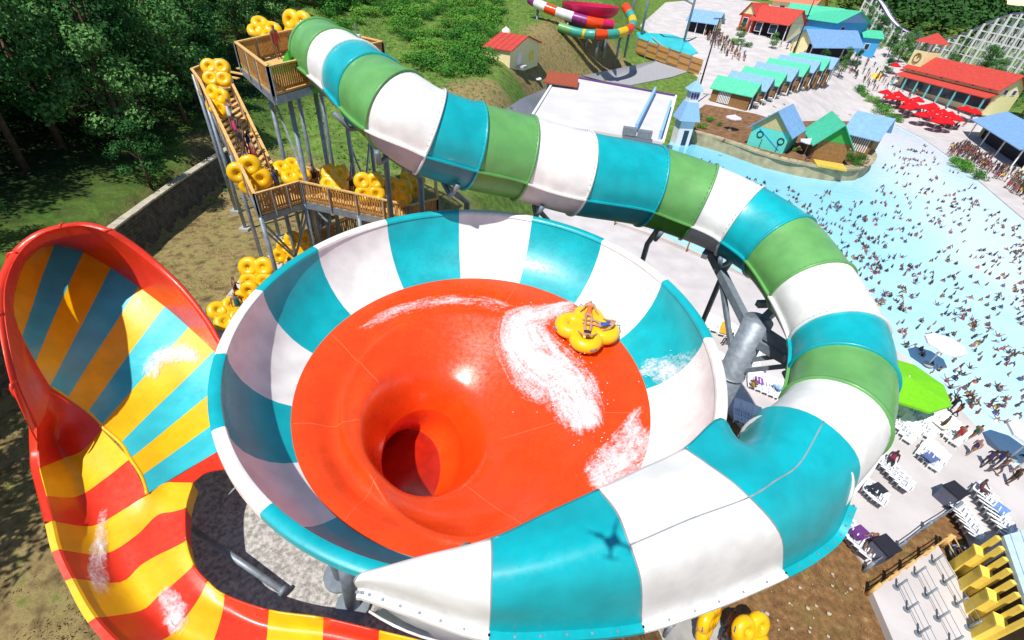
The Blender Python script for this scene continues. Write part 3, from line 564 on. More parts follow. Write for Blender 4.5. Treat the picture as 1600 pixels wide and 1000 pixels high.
for k in range(9):
    mb = MB(); mb.grid([[loc_(p) for p in r] for r in rows_[k * 6:k * 6 + 7]]); o = mb.build('run_out_panel', colr[k], wave, True); solidify(o, .05, 0)
    mb = MB(); rw = []
    for r in rows_[k * 6:k * 6 + 7]:
        p, q = Vector(r[0]), Vector(r[4]); d = (p - q); d.z = 0; d.normalize(); rw.append([loc_(p - d * .05), loc_(p + d * .0 + Vector((0, 0, .05))), loc_(p + d * .14 + Vector((0, 0, .04))), loc_(p + d * .16 + Vector((0, 0, -.4)))])
    mb.grid(rw); solidify(mb.build('rim_flange', colr[k], o, True), .03, 0)
    mb = MB(); mb.tube([loc_(Vector(r[-1]) + Vector((0, 0, .02))) for r in rows_[k * 6:k * 6 + 7]], .04, 6); mb.build('edge_bead', colr[k], o, True)
    mb = MB(); mb.grid([[loc_(r[-1]), loc_(Vector(r[-1]) + Vector((0, 0, -.55)))] for r in rows_[k * 6:k * 6 + 7]]); mb.build('skirt', colr[k], o, True)
mb = MB(); mb.tube([loc_(Vector(p) + Vector((0, 0, -.01))) for p in crom([r[-1] for r in SL[3:]], 6)], .06, 8); mb.build('join_bead', YELLOW, wave, True)
rimk = [(-14.54, 8.46, 12.30), (-14.45, 8.00, 11.70), (-14.14, 7.56, 11.50), (-13.38, 6.81, 11.30), (-12.76, 6.18, 11.10)]
mb = MB(); rw = []
for p in crom(rimk, 6): p = Vector(p); d = Vector((-1, -.1, 0)).normalized(); rw.append([loc_(p), loc_(p + d * .16 + Vector((0, 0, .05))), loc_(p + d * .22), loc_(p + d * .22 + Vector((0, 0, -.5)))])
mb.grid(rw); solidify(mb.build('rim_flange', RED, wave, True), .03, 0)
patch('inner_panel', [[(-11.15, 8.29, 10.10), (-10.40, 8.41, 10.00)], [(-10.90, 8.87, 9.95), (-10.17, 8.89, 9.95)], [(-10.48, 9.59, 9.90), (-9.48, 9.13, 9.90)], [(-9.90, 10.28, 9.90), (-8.18, 9.22, 9.90)]], RED, 4, 3)
for q, top in (((-24.97, 17.38, 7.50), 13.2), ((-20.24, 14.25, 7.50), 11.2), ((-23.17, 19.98, 7.50), 12.2), ((-14.79, 14.13, 7.50), 10.0), ((-16.10, 9.24, 7.50), 9.9), ((-13.31, 7.02, 7.50), 9.6), ((-9.97, 5.85, 7.50), 9.2), ((-5.88, 4.39, 7.50), 8.9), ((-14.51, 10.59, 7.50), 9.8)):
    mb = MB(); mb.tube([loc_((q[0], q[1], 7.2)), loc_((q[0], q[1], top))], .16, 12); c = mb.build('column', STEEL, wave, True)
    mb = MB(); mb.tube([loc_((q[0], q[1], 7.55)), loc_((q[0], q[1], 7.75))], .36, 14); mb.build('base_plate', DSTEEL, c)
# water: thin white sheets and spray riding on the slides
def foam_mat():
    m = bpy.data.materials.new('white_water'); m.use_nodes = True; n = m.node_tree.nodes; l = m.node_tree.links; b = n['Principled BSDF']; b.inputs['Base Color'].default_value = (.92, .93, .95, 1); b.inputs['Roughness'].default_value = 0.6
    at = n.new('ShaderNodeVertexColor'); at.layer_name = 'amount'; sp = n.new('ShaderNodeSeparateColor'); l.new(at.outputs['Color'], sp.inputs[0]); tc = n.new('ShaderNodeTexCoord')
    nz = n.new('ShaderNodeTexNoise'); nz.inputs['Scale'].default_value = 3.0; nz.inputs['Detail'].default_value = 12; nz.inputs['Roughness'].default_value = .7; nz.inputs['Distortion'].default_value = .9
    cb = n.new('ShaderNodeCombineXYZ'); l.new(sp.outputs[1], cb.inputs[0]); l.new(sp.outputs[2], cb.inputs[1]); l.new(cb.outputs[0], nz.inputs['Vector'])
    nf = n.new('ShaderNodeTexNoise'); nf.inputs['Scale'].default_value = 9.0; nf.inputs['Detail'].default_value = 12; nf.inputs['Roughness'].default_value = .8; l.new(tc.outputs['Object'], nf.inputs['Vector'])
    ad = n.new('ShaderNodeMath'); ad.operation = 'MULTIPLY_ADD'; l.new(nf.outputs['Fac'], ad.inputs[0]); ad.inputs[1].default_value = 1.5; l.new(sp.outputs[0], ad.inputs[2])
    a = n.new('ShaderNodeMath'); a.operation = 'MULTIPLY_ADD'; l.new(nz.outputs['Fac'], a.inputs[0]); a.inputs[1].default_value = 1.5; l.new(ad.outputs[0], a.inputs[2])
    r = n.new('ShaderNodeMapRange'); r.inputs['From Min'].default_value = 1.66; r.inputs['From Max'].default_value = 2.35; r.clamp = True; l.new(a.outputs[0], r.inputs['Value']); l.new(r.outputs[0], b.inputs['Alpha'])
    bp_ = n.new('ShaderNodeBump'); bp_.inputs['Strength'].default_value = .7; bp_.inputs['Distance'].default_value = .1; l.new(nz.outputs['Fac'], bp_.inputs['Height']); l.new(bp_.outputs['Normal'], b.inputs['Normal'])
    return m
FOAM = foam_mat()
def ribbon(pts, widths, zf, amt=1.0, lift=.035):
    P_ = crom([(p[0], p[1], 0) for p in pts], 10); W = [float(v[0]) for v in crom([(q,) for q in widths], 10)]; V_, F_, A_ = [], [], []; K = 9; n = len(P_)
    for i, p in enumerate(P_):
        t = P_[min(i + 1, n - 1)] - P_[max(i - 1, 0)]; t = t / (np.linalg.norm(t) + 1e-9); nn_ = np.array((-t[1], t[0]))
        for j in range(K):
            u = j / (K - 1) * 2 - 1; q = p[:2] + nn_ * W[i] * u; e = min(1, i / 4, (n - 1 - i) / 4); h = amt * e * (1 - u * u) ** .8
            V_.append((q[0], q[1], zf(q[0], q[1]) + lift + .05 * h * (0.6 + 0.4 * math.sin(i * 1.3 + j)))); A_.append((h * .62, i * .1 * .35, u * W[i] * 1.1, 1))
    for i in range(n - 1):
        for j in range(K - 1): F_.append((i * K + j, i * K + j + 1, (i + 1) * K + j + 1, (i + 1) * K + j))
    me = bpy.data.meshes.new('white_water'); me.from_pydata(V_, [], F_); me.materials.append(FOAM); me.polygons.foreach_set('use_smooth', [True] * len(F_))
    ca = me.color_attributes.new('amount', 'FLOAT_COLOR', 'POINT'); ca.data.foreach_set('color', np.array(A_).ravel()); me.update(); return me
def bowl_px(*q): return q
for lab, pts, ws, am in (
    ('white water breaking behind the raft in the orange bowl', [(2.91, 16.61, 13.10), (1.38, 15.83, 12.80), (0.45, 14.94, 12.70), (1.16, 13.38, 12.60), (2.15, 12.33, 12.55), (2.70, 11.03, 12.50), (2.86, 9.88, 12.40)], [.35, .7, 1.15, 1.35, 1.2, .95, .5], 1.0),
    ('thin white water arc along the upper orange floor', [(-0.02, 15.85, 12.90), (-1.74, 16.22, 12.90), (-3.63, 15.77, 12.80), (-5.06, 14.86, 12.70), (-6.04, 13.68, 12.60)], [.55, .45, .4, .3, .2], .5),
    ('white water on the teal and white wall beside raft', [(4.95, 13.11, 14.00), (5.61, 12.85, 14.00), (6.06, 12.24, 14.00), (6.15, 11.46, 14.00)], [.4, .6, .6, .3], .8),
    ('pale sheet of water sliding out under the cover edge', [(4.93, 10.49, 12.80), (4.23, 9.40, 12.75), (3.51, 8.41, 12.70), (2.96, 7.81, 12.70)], [.5, .8, .9, .6], .9),
    ('thin film of water by the lower orange edge', [(2.43, 8.09, 12.50), (3.79, 9.66, 12.50), (4.90, 11.37, 12.60)], [.2, .3, .2], .55)):
    o = link('white_water', ribbon(pts, ws, surf_z, am)); tag(o, lab, 'water', kind='stuff')
g = np.random.RandomState(3); mb = MB()
for c_, n_, sg in (((0.85, 14.88, 12.80), 150, .55), ((2.16, 12.62, 12.60), 160, .6), ((2.70, 11.18, 12.50), 80, .5), ((3.67, 9.00, 12.70), 60, .5), ((5.63, 12.79, 13.90), 40, .4)):
    for _ in range(n_):
        dx, dy = g.normal(size=2) * sg; x, y = c_[0] + dx, c_[1] + dy; z = surf_z(x, y) + abs(g.normal()) * .16 + .03; r_ = g.uniform(.008, .028); mb.add([(x + r_, y, z), (x - r_, y, z), (x, y + r_, z), (x, y - r_, z), (x, y, z + r_), (x, y, z - r_)], [(0, 2, 4), (2, 1, 4), (1, 3, 4), (3, 0, 4), (2, 0, 5), (1, 2, 5), (3, 1, 5), (0, 3, 5)])
tag(mb.build('water_spray', mat('spray_drops', '#eef2f6', .3)), 'fine white spray drops flying behind the bowl raft', 'water', kind='stuff')
def wave_z(x, y):
    d = (WA[:, 0] - x) ** 2 + (WA[:, 1] - y) ** 2; k = np.argsort(d)[:10]; w8 = 1 / (d[k] + .02); return float((WA[k, 2] * w8).sum() / w8.sum())
full = [crom(c, 10) for c in SL]; WZ = [p for c in zip(*[crom(c, 8) for c in zip(*full)]) for p in c] + [p for r in rows_ for p in r]; WA = np.array([tuple(p) for p in WZ])
for lab, pts, ws, am in (
    ('white water crest across the teal and yellow stripes', [(-13.87, 11.84, 11.00), (-13.98, 12.69, 11.00), (-13.36, 13.16, 11.00), (-12.47, 13.13, 11.00)], [.25, .45, .45, .2], 1.0),
    ('streak of white water down the red and yellow run-out', [(-12.48, 7.25, 10.20), (-12.02, 6.50, 10.10), (-11.35, 5.50, 9.90), (-10.55, 4.74, 9.80)], [.12, .16, .2, .15], .75),
    ('white water splash on the red run-out bend', [(-9.56, 5.34, 9.60), (-8.91, 4.81, 9.55), (-8.64, 4.44, 9.50), (-8.77, 4.28, 9.50)], [.15, .35, .35, .2], .95)):
    o = link('white_water', ribbon(pts, ws, wave_z, am, .06)); tag(o, lab, 'water', kind='stuff')

# ------------------------------------------------------------------ people
POSES = {}
def person_mesh(key, J, E, Rr, cloth_nodes, flat=1.0):
    """One continuous body grown over a joint skeleton; slots: skin, cloth, hair."""
    me = bpy.data.meshes.new('body'); me.from_pydata(J, E, []); o = bpy.data.objects.new('tmp_body', me); COL.objects.link(o)
    sk = o.modifiers.new('skin', 'SKIN'); sk.use_smooth_shade = True
    for v, r in zip(me.skin_vertices[0].data, Rr): v.radius = (r, r * flat) if not isinstance(r, tuple) else r
    me.skin_vertices[0].data[0].use_root = True
    sb = o.modifiers.new('sub', 'SUBSURF'); sb.levels = 1; sb.render_levels = 1
    dg = bpy.context.evaluated_depsgraph_get(); dg.update(); out = bpy.data.meshes.new_from_object(o.evaluated_get(dg)); out.name = 'person_' + key
    bpy.data.objects.remove(o); out.materials.clear()
    for m in (SKIN, CLOTH, HAIR): out.materials.append(m)
    JJ = np.array(J, float); cn = set(cloth_nodes); seg = [(JJ[a], JJ[b], (a in cn and b in cn)) for a, b in E]; hd = JJ[4]; top = JJ[5]; hdir = (top - hd) / np.linalg.norm(top - hd); mi = []
    for p in out.polygons:
        c = np.array(p.center); best = (1e9, False)
        for a, b, cl in seg:
            ab = b - a; t = np.clip(((c - a) @ ab) / (ab @ ab), 0, 1); d = np.linalg.norm(c - a - ab * t)
            if d < best[0]: best = (d, cl)
        k = 1 if best[1] else 0
        rel = c - hd
        if np.linalg.norm(rel - hdir * .06) < .19 and ((rel @ hdir) > .10 or ((rel @ hdir) > -.02 and rel[1] > .03)): k = 2
        mi.append(k)
    out.polygons.foreach_set('material_index', mi); out.polygons.foreach_set('use_smooth', [True] * len(mi)); out.update(); POSES[key] = out; return out
BE = [(0, 1), (1, 2), (2, 3), (3, 4), (4, 5), (2, 6), (6, 7), (7, 8), (8, 9), (2, 10), (10, 11), (11, 12), (12, 13), (0, 14), (14, 15), (15, 16), (16, 17), (0, 18), (18, 19), (19, 20), (20, 21)]
BR = [.135, .125, .14, .058, .088, .078, .062, .047, .036, .034, .062, .047, .036, .034, .098, .062, .042, .038, .098, .062, .042, .038]
def body(key, larm, rarm, lleg, rleg, lean=0.0, z0=0.0, cloth=(0, 1, 2, 14, 18), head=(0, -.02)):
    J = [(0, 0, .95), (0, -lean * .4, 1.18), (0, -lean, 1.40), (0, -lean * 1.1, 1.52), (head[0], -lean * 1.2 + head[1], 1.62), (head[0], -lean * 1.2 + head[1], 1.74)]
    J += [(.20, -lean, 1.41)] + larm + [(-.20, -lean, 1.41)] + rarm + lleg + rleg
    return person_mesh(key, [(x, y, z + z0) for x, y, z in J], BE, BR, cloth)
LL = [(.10, 0, .86), (.11, 0, .50), (.11, .03, .10), (.12, -.14, .05)]; RL = [(-.10, 0, .86), (-.11, 0, .50), (-.11, .03, .10), (-.12, -.14, .05)]
body('stand', [(.27, .02, 1.15), (.27, -.05, .92), (.27, -.08, .84)], [(-.27, .02, 1.15), (-.27, -.05, .92), (-.27, -.08, .84)], LL, RL)
body('walk', [(.27, -.12, 1.16), (.26, -.30, .99), (.26, -.36, .95)], [(-.27, .14, 1.16), (-.27, .12, .94), (-.27, .10, .86)], [(.10, -.05, .86), (.11, -.24, .52), (.11, -.22, .10), (.12, -.38, .07)], [(-.10, .04, .86), (-.11, .14, .50), (-.11, .40, .16), (-.12, .33, .06)], .04)
body('raise', [(.30, -.1, 1.62), (.28, -.12, 1.86), (.28, -.12, 1.94)], [(-.34, -.05, 1.22), (-.46, -.12, 1.05), (-.50, -.14, 1.0)], LL, RL)
body('carry', [(.30, -.22, 1.30), (.32, -.46, 1.34), (.32, -.54, 1.36)], [(-.30, -.22, 1.30), (-.32, -.46, 1.34), (-.32, -.54, 1.36)], LL, [(-.10, 0, .86), (-.11, -.12, .50), (-.11, .04, .10), (-.12, -.12, .05)], .05)
body('sit', [(.27, -.10, 1.18), (.25, -.32, 1.08), (.24, -.38, 1.06)], [(-.27, -.10, 1.18), (-.25, -.32, 1.08), (-.24, -.38, 1.06)], [(.10, -.10, .92), (.12, -.48, .95), (.12, -.52, .52), (.12, -.66, .48)], [(-.10, -.10, .92), (-.12, -.48, .95), (-.12, -.52, .52), (-.12, -.66, .48)], -.05, -.85)
body('recline', [(.30, .20, 1.10), (.42, .02, 1.02), (.46, -.04, 1.02)], [(-.30, .20, 1.10), (-.42, .02, 1.02), (-.46, -.04, 1.02)], [(.11, -.12, .93), (.16, -.50, 1.12), (.13, -.88, .98), (.13, -1.02, 1.06)], [(-.11, -.12, .93), (-.16, -.50, 1.12), (-.13, -.88, .98), (-.13, -1.02, 1.06)], -.42, -.85)
body('swim', [(.30, -.30, 1.46), (.22, -.56, 1.50), (.2, -.64, 1.5)], [(-.34, .06, 1.26), (-.42, .0, 1.04), (-.44, -.04, 1.0)], LL, RL, .12, -.72)
body('wade', [(.36, -.02, 1.18), (.50, -.16, 1.10), (.54, -.2, 1.1)], [(-.36, -.02, 1.18), (-.50, -.16, 1.10), (-.54, -.2, 1.1)], LL, RL, .0, -.55)
body('splash', [(.38, -.1, 1.58), (.52, -.16, 1.80), (.54, -.16, 1.86)], [(-.38, -.1, 1.58), (-.50, -.16, 1.78), (-.54, -.16, 1.84)], LL, RL, .0, -.62)
for v in POSES['recline'].vertices: v.co.z *= .48
body('dip', [(.26, -.04, 1.15), (.24, -.16, .95), (.24, -.2, .9)], [(-.26, -.04, 1.15), (-.24, -.16, .95), (-.24, -.2, .9)], LL, RL, .04, -.95)
HUES = ['#1c2f6b', '#101418', '#b01c2e', '#20232a', '#d8d8da', '#c23a6a', '#0f7a8a', '#2a4fa0', '#3b2a5a', '#e0b030', '#202020', '#8a1f4a', '#5a6a78', '#d9622a', '#f0f0f0', '#1a5a3a']
HNAME = ['navy', 'black', 'red', 'charcoal', 'pale grey', 'pink', 'teal', 'blue', 'purple', 'yellow', 'dark', 'maroon', 'slate', 'orange', 'white', 'green']
def person(pose, loc, rz, label, group=None, hue=None, sc=1.0, tilt=None):
    o = link('person', POSES[pose], None, loc, rz); o.scale = (sc,) * 3; k = rnd.randrange(len(HUES)) if hue is None else hue; o.color = lin(HUES[k])
    if tilt: o.rotation_euler = (tilt[0], tilt[1], rz)
    return tag(o, label, 'person', group)

# ------------------------------------------------------------------ clover rafts
def make_raft():
    root = empty('clover_raft', (0, 0, 0), 0, 'x', 'raft')
    for k in range(4):
        a = R(45 + 90 * k); cx, cy = .53 * math.cos(a), .53 * math.sin(a); mb = MB()
        mb.tube([(cx + .31 * math.cos(b), cy + .31 * math.sin(b), .22) for b in np.linspace(0, 2 * math.pi, 24, endpoint=False)], .245, 12, closed=True); o = mb.build('seat_ring', RAFTM, root, True)
        mb = MB(); mb.tube([(cx, cy, .1), (cx, cy, .26)], .22, 16); mb.build('seat_floor', mat('raft_orange_vinyl', '#d88a10', 0.5), o)
        mb = MB(); rr_ = .31 + .25; b = a + .5
        mb.tube([(cx + rr_ * math.cos(b - .2), cy + rr_ * math.sin(b - .2), .27), (cx + (rr_ + .05) * math.cos(b), cy + (rr_ + .05) * math.sin(b), .32), (cx + rr_ * math.cos(b + .2), cy + rr_ * math.sin(b + .2), .27)], .02, 6); mb.build('handle', mat('raft_handle', '#2d6fb0', 0.6), o, True)
    mb = MB(); rows = []
    for r, z in ((0, .32), (.3, .3), (.5, .26), (.62, .1)): rows.append([(r * math.cos(b), r * math.sin(b), z) for b in np.linspace(0, 2 * math.pi, 25)])
    mb.grid(rows); solidify(mb.build('raft_floor', RAFTM, root, True), .1, -1)
    for a in range(4):
        b = R(90 * a); mb = MB(); mb.tube([(.55 * math.cos(b), .55 * math.sin(b), .18), (.74 * math.cos(b), .74 * math.sin(b), .2)], [.26, .22], 10); mb.build('bridge_pad', RAFTM, root, True)
    return root
raft0 = make_raft(); used_raft = [False]
def raft(loc, rot, label, group=None, sc=1.0):
    o = copy_tree(raft0) if used_raft[0] else raft0; used_raft[0] = True
    o.location = loc; o.rotation_euler = rot; o.scale = (sc,) * 3; o['label'] = label; o['category'] = 'raft'
    if group: o['group'] = group
    return o
# the ridden raft, banked on the bowl wall
rp = Vector((3.05, 14.66, 13.05)); zz = surf_z(rp.x, rp.y); e = .4
nx_ = Vector((-(surf_z(rp.x + e, rp.y) - surf_z(rp.x - e, rp.y)) / (2 * e), -(surf_z(rp.x, rp.y + e) - surf_z(rp.x, rp.y - e)) / (2 * e), 1)).normalized()
q = Vector((0, 0, 1)).rotation_difference(nx_) @ Matrix.Rotation(R(38), 3, 'Z').to_quaternion()
rl = Vector((rp.x, rp.y, zz)) + nx_ * .14
POSES['rider'] = POSES['recline'].copy(); POSES['rider'].materials[0] = mat('rider_skin', '#b5846a', .5, .4, .08)
raft(rl, q.to_euler(), 'yellow clover raft carrying riders across the orange bowl', sc=1.22)
for k, (a, h) in enumerate(((225, 1), (45, 13), (315, 7))):
    off = q @ Vector((.60 * math.cos(R(a)), .60 * math.sin(R(a)), .56)); o = person('rider', rl + off, 0, ['rider in dark swimwear lying back in the yellow bowl raft', 'rider in orange swimwear lying back in the bowl raft', 'rider in blue swimwear stretched out in the bowl raft'][k], 'riders in the bowl raft', h, .82)
    o.rotation_euler = (q @ Matrix.Rotation(R(a - 90), 3, 'Z').to_quaternion()).to_euler()

# ------------------------------------------------------------------ timber stair tower
tower = empty('stair_tower', (-13, 28, 7.5), 0, 'tall timber stair tower on grey steel legs with slatted railings', 'tower')
T0 = Vector((-13, 28, 7.5))
def railing(a, b, h=1.12, posts=2.0, bal=True):
    """a, b: floor points; top rail, bottom rail, balusters and posts."""
    a, b = Vector(a) - T0, Vector(b) - T0; L = (b - a).length; up = Vector((0, 0, h)); mb = MB(); mb.beam(a + up, b + up, .16, .07); o = mb.build('top_rail', TIMBERL, tower)
    mb = MB(); mb.beam(a + up * .12, b + up * .12, .06, .1); mb.build('bottom_rail', TIMBER, o)
    n = max(2, int(L / .14))
    if bal:
        mb = MB()
        for i in range(n + 1):
            p = a.lerp(b, i / n); mb.box(p + up * .5, (.075, .05, h * .92), math.atan2(b.y - a.y, b.x - a.x))
        x = mb.build('balusters', TIMBER, o); x['kind'] = 'stuff'
    k = max(1, round(L / posts))
    for i in range(k + 1):
        p = a.lerp(b, i / k); mb = MB(); mb.box(p + up * .46, (.12, .12, h * 1.1)); mb.build('post', TIMBERL, o)
        d = (b - a).normalized(); mb = MB(); n_ = Vector((-d.y, d.x, 0)); mb.box(p + up * .35 - n_ * .1, (.05, .05, h * .95 + .3)); mb.build('steel_bracket', STEEL, o)
    return o
def floor_slab(poly, z, nm='deck'):
    poly = [Vector(p[:2]) for p in poly]; mb = MB(); n = len(poly); v = [(p.x - T0.x, p.y - T0.y, z - T0.z) for p in poly]; v2 = [(x, y, zz - .1) for x, y, zz in v]
    mb.add(v + v2, [tuple(range(n)), tuple(range(2 * n - 1, n - 1, -1))] + [(i, n + i, n + (i + 1) % n, (i + 1) % n) for i in range(n)]); o = mb.build(nm, TIMBERL, tower)
    for i in range(n):
        a, b = Vector(v[i]), Vector(v[(i + 1) % n]); mb = MB(); mb.beam(a - Vector((0, 0, .3)), b - Vector((0, 0, .3)), .1, .36); mb.build('edge_girder', STEEL, o)
    return o
ZP = 19.25
pA, pB, pD, pBL = (-16.11, 27.61, 20.40), (-11.97, 22.56, 20.40), (-9.62, 32.45, 20.40), (-15.6, 36.6, 20.4)
def zf_(p, z): return (p[0], p[1], z)
floor_slab([pB, pD, pBL, pA], ZP)
railing(zf_(pA, ZP), zf_(pB, ZP)); railing(zf_(pA, ZP), zf_(pBL, ZP)); railing(zf_(pBL, ZP), zf_(pD, ZP))
pm = Vector(zf_(pB, ZP)).lerp(Vector(zf_(pD, ZP)), .26); railing(zf_(pB, ZP), tuple(pm)); pm2 = Vector(zf_(pB, ZP)).lerp(Vector(zf_(pD, ZP)), .62); railing(tuple(pm2), zf_(pD, ZP))
mb = MB(); mb.beam(Vector(zf_(pA, ZP)) - T0 + Vector((.4, .3, .06)), Vector(zf_(pm, ZP)) - T0 + Vector((-.3, 1.2, .06)), 1.3, .1); mb.build('landing_mat', fibre('bright_green_fibreglass', '#3fbf3a'), tower)
# flights
L1t, L1b, R1t, R1b = Vector((-20.48, 30.16, 17.70)), Vector((-13.75, 21.75, 14.55)), Vector((-17.54, 29.46, 17.70)), Vector((-14.26, 25.74, 14.55))
dn = Vector((0, 0, -1.12))
R1b = L1b + (R1b - L1b).normalized() * 3.2; dl = (R1b - L1b); R1t = L1t + dl * 1.15
railing(L1t + dn, L1b + dn); railing(R1t + dn, R1b + dn, bal=False)
ns = 19
for i in range(ns):
    t0, t1 = i / ns, (i + 1) / ns; a, b = (L1t + dn).lerp(L1b + dn, t0), (R1t + dn).lerp(R1b + dn, t0); c, d = (R1t + dn).lerp(R1b + dn, t1), (L1t + dn).lerp(L1b + dn, t1); z = a.z - T0.z
    mb = MB(); q4 = [(p.x - T0.x, p.y - T0.y) for p in (d, c, b, a)]; mb.hexa([(x, y, z - .07) for x, y in q4] + [(x, y, z) for x, y in q4]); mb.build('tread', TIMBERL, tower)
for s0, s1 in ((L1t, L1b), (R1t, R1b)): mb = MB(); mb.beam(s0 + dn - T0 - Vector((0, 0, .25)), s1 + dn - T0 - Vector((0, 0, .25)), .12, .4); mb.build('stringer', STEEL, tower)
topl = [L1t, R1t, R1t + (R1t - R1b).normalized() * 3.5, L1t + (L1t - L1b).normalized() * 3.5]
floor_slab(topl, L1t.z - 1.12, 'landing'); railing(topl[0] + dn, zf_(topl[3], L1t.z - 1.12)); railing(zf_(topl[3], L1t.z - 1.12), zf_(topl[2], L1t.z - 1.12))
for i in range(9):
    t0 = i / 9; a = Vector(zf_(topl[2], L1t.z - 1.12)).lerp(Vector(zf_(pBL, ZP)) + Vector((-1.2, 0, 0)), t0) - T0; mb = MB(); mb.box(a + Vector((.6, 0, 0)), (1.6, .3, .07), -.3); mb.build('tread', TIMBERL, tower)
N1 = Vector((-12.31, 23.86, 14.55)); N2 = Vector((-6.44, 24.38, 13.50)); N3 = Vector((-5.07, 25.69, 13.50))
back = dl.normalized() * 2.1; bk2 = Vector((-.25, 1, 0)).normalized() * 2.1
floor_slab([L1b, N1, N1 + bk2, R1b], L1b.z - 1.12, 'landing'); railing(L1b + dn, N1 + dn, posts=1.0); railing(N1 + dn, N2 + dn, posts=1.6); railing(N1 + bk2 + dn, N2 + bk2 + dn, posts=1.6); railing(N2 + dn, N3 + dn, posts=1.5)
for i in range(14):
    t0, t1 = i / 14, (i + 1) / 14; a, b = (N1 + dn).lerp(N2 + dn, t0), (N1 + dn).lerp(N2 + dn, t1); z = a.z - T0.z; mb = MB(); q4 = [(p.x - T0.x, p.y - T0.y) for p in (a, b, b + bk2, a + bk2)]; mb.hexa([(x, y, z - .07) for x, y in q4] + [(x, y, z) for x, y in q4]); mb.build('tread', TIMBERL, tower)
for of in (Vector(), bk2): mb = MB(); mb.beam(N1 + dn + of - T0 - Vector((0, 0, .25)), N2 + dn + of - T0 - Vector((0, 0, .25)), .1, .4); mb.build('stringer', STEEL, tower)
floor_slab([N2, N3, N3 + bk2 * 1.3, N2 + bk2], N2.z - 1.12, 'landing'); railing(N3 + dn, N3 + bk2 * 1.3 + dn)
def leg(p, zt, r=.13):
    zb = float(terrain(p[0], p[1])); mb = MB(); mb.tube([(p[0] - T0.x, p[1] - T0.y, zb - .3 - T0.z), (p[0] - T0.x, p[1] - T0.y, zt - T0.z)], r, 10); o = mb.build('leg', STEEL, tower, True)
    mb = MB(); mb.box((p[0] - T0.x, p[1] - T0.y, zb - T0.z + .1), (.7, .7, .3)); mb.build('footing', CONCG, o)
LEGS = [pA, pB, Vector(pB).lerp(Vector(pD), .3), Vector(pB).lerp(Vector(pD), .65), pD, pBL, Vector(pA).lerp(Vector(pBL), .5)]
PCN = sum((Vector(p) for p in (pA, pB, pD, pBL)), Vector()) / 4
LEGS = [Vector(p).lerp(PCN, .3) for p in LEGS]
for p in LEGS: leg(p, ZP - .3, .13)
for a, b in ((L1b, 0), (N1, 0), (N1 + bk2, 0), (R1b, 0), (N1.lerp(N2, .5), 0), (N1.lerp(N2, .5) + bk2, 0), (N2, 0), (N2 + bk2, 0), (N3, 0)): leg(a, a.z - 1.3, .12)
for a in (L1t, R1t, topl[2], topl[3], L1t.lerp(L1b, .5), R1t.lerp(R1b, .5)): leg(a, a.z - 1.3, .12)
for a, b, z0, z1 in ((LEGS[0], LEGS[1], 9, 14), (LEGS[1], LEGS[0], 14, 18.6), (LEGS[1], LEGS[2], 8, 13), (LEGS[2], LEGS[3], 8, 14), (LEGS[3], LEGS[2], 8, 14), (LEGS[3], LEGS[4], 9, 15), (LEGS[4], LEGS[3], 9, 15), (LEGS[2], LEGS[0], 10, 12), (L1b, N1, 8, 12.5), (N1, L1b, 8, 12.5), (N1, N1 + bk2, 8, 12.5), (R1b, L1b, 9, 13)):
    a, b = Vector(a), Vector(b); mb = MB(); mb.beam((a.x - T0.x, a.y - T0.y, z0 - T0.z), (b.x - T0.x, b.y - T0.y, z1 - T0.z), .1, .1); mb.build('brace', STEEL, tower)
# lower flights under the landing
for i in range(16):
    p = Vector((-15.77, 26.03, 8.20)).lerp(Vector((-7.56, 22.67, 12.20)), i / 15) - T0; mb = MB(); mb.box(p, (.4, 2.0, .08), .1); mb.build('tread', TIMBERL, tower)
ra = Vector((-15.68, 26.05, 7.70)); railing(ra, Vector((-10.09, 27.34, 10.50)))
mb = MB(); mb.tube([Vector(pm2) - T0 + Vector((.4, .6, 1.0)), Vector(pm2) - T0 + Vector((.4, .6, 2.3))], .05, 8); mb.build('sign_post', STEEL, tower)
mb = MB(); mb.box(Vector(pm2) - T0 + Vector((.4, .6, 1.6)), (.45, .3, .4)); mb.build('camera_box', CHAIRW, tower)

# rafts and riders queueing
RQ = [((340,116), 17.6, (60, 0, 20), 'clover raft held upright highest on the open stair flight', .95), ((345,158), 16.9, (75, 10, -20), 'clover raft tipped on edge just below the highest stair raft', .9), ((392,272), 14.6, (80, 60, 10), 'clover raft seen edge-on at the foot of the flight', 1.05),
      ((456,272), 14.4, (30, 0, 60), 'clover raft lying flat over the railing of the corner landing', .95), ((525,281), 14.1, (55, 0, 0), 'clover raft held up just right of the corner landing', .9), ((578,293), 13.8, (70, 0, 15), 'clover raft carried midway along the lower stair flight', .95), ((625,300), 13.3, (75, 0, -10), 'clover raft in shade at the bottom of the lower flight', .95), ((640,284), 13.6, (85, 30, 40), 'tan clover raft in shade under the tube slide', .95),
      ((470,47), 20.2, (78, 0, -15), 'clover raft stood against the upper platform railing', 1.2), ((414,52), 20.0, (30, 20, 10), 'clover raft waiting behind the upper platform railing', 1.0),
      ((405,428), 8.7, (62, 0, 10), 'clover raft held high on the ground path by the bowl', 1.15), ((398,462), 8.3, (80, 40, 0), 'clover raft tipped beside the queue path', 1.0), ((357,492), 8.0, (40, 0, 50), 'clover raft low at the near end of the queue path', 1.0), ((470,382), 9.6, (70, 0, 20), 'clover raft under the tower between the steel legs', 1.0), ((452,395), 9.0, (80, 30, 0), 'second clover raft under the tower beside the legs', .95)]
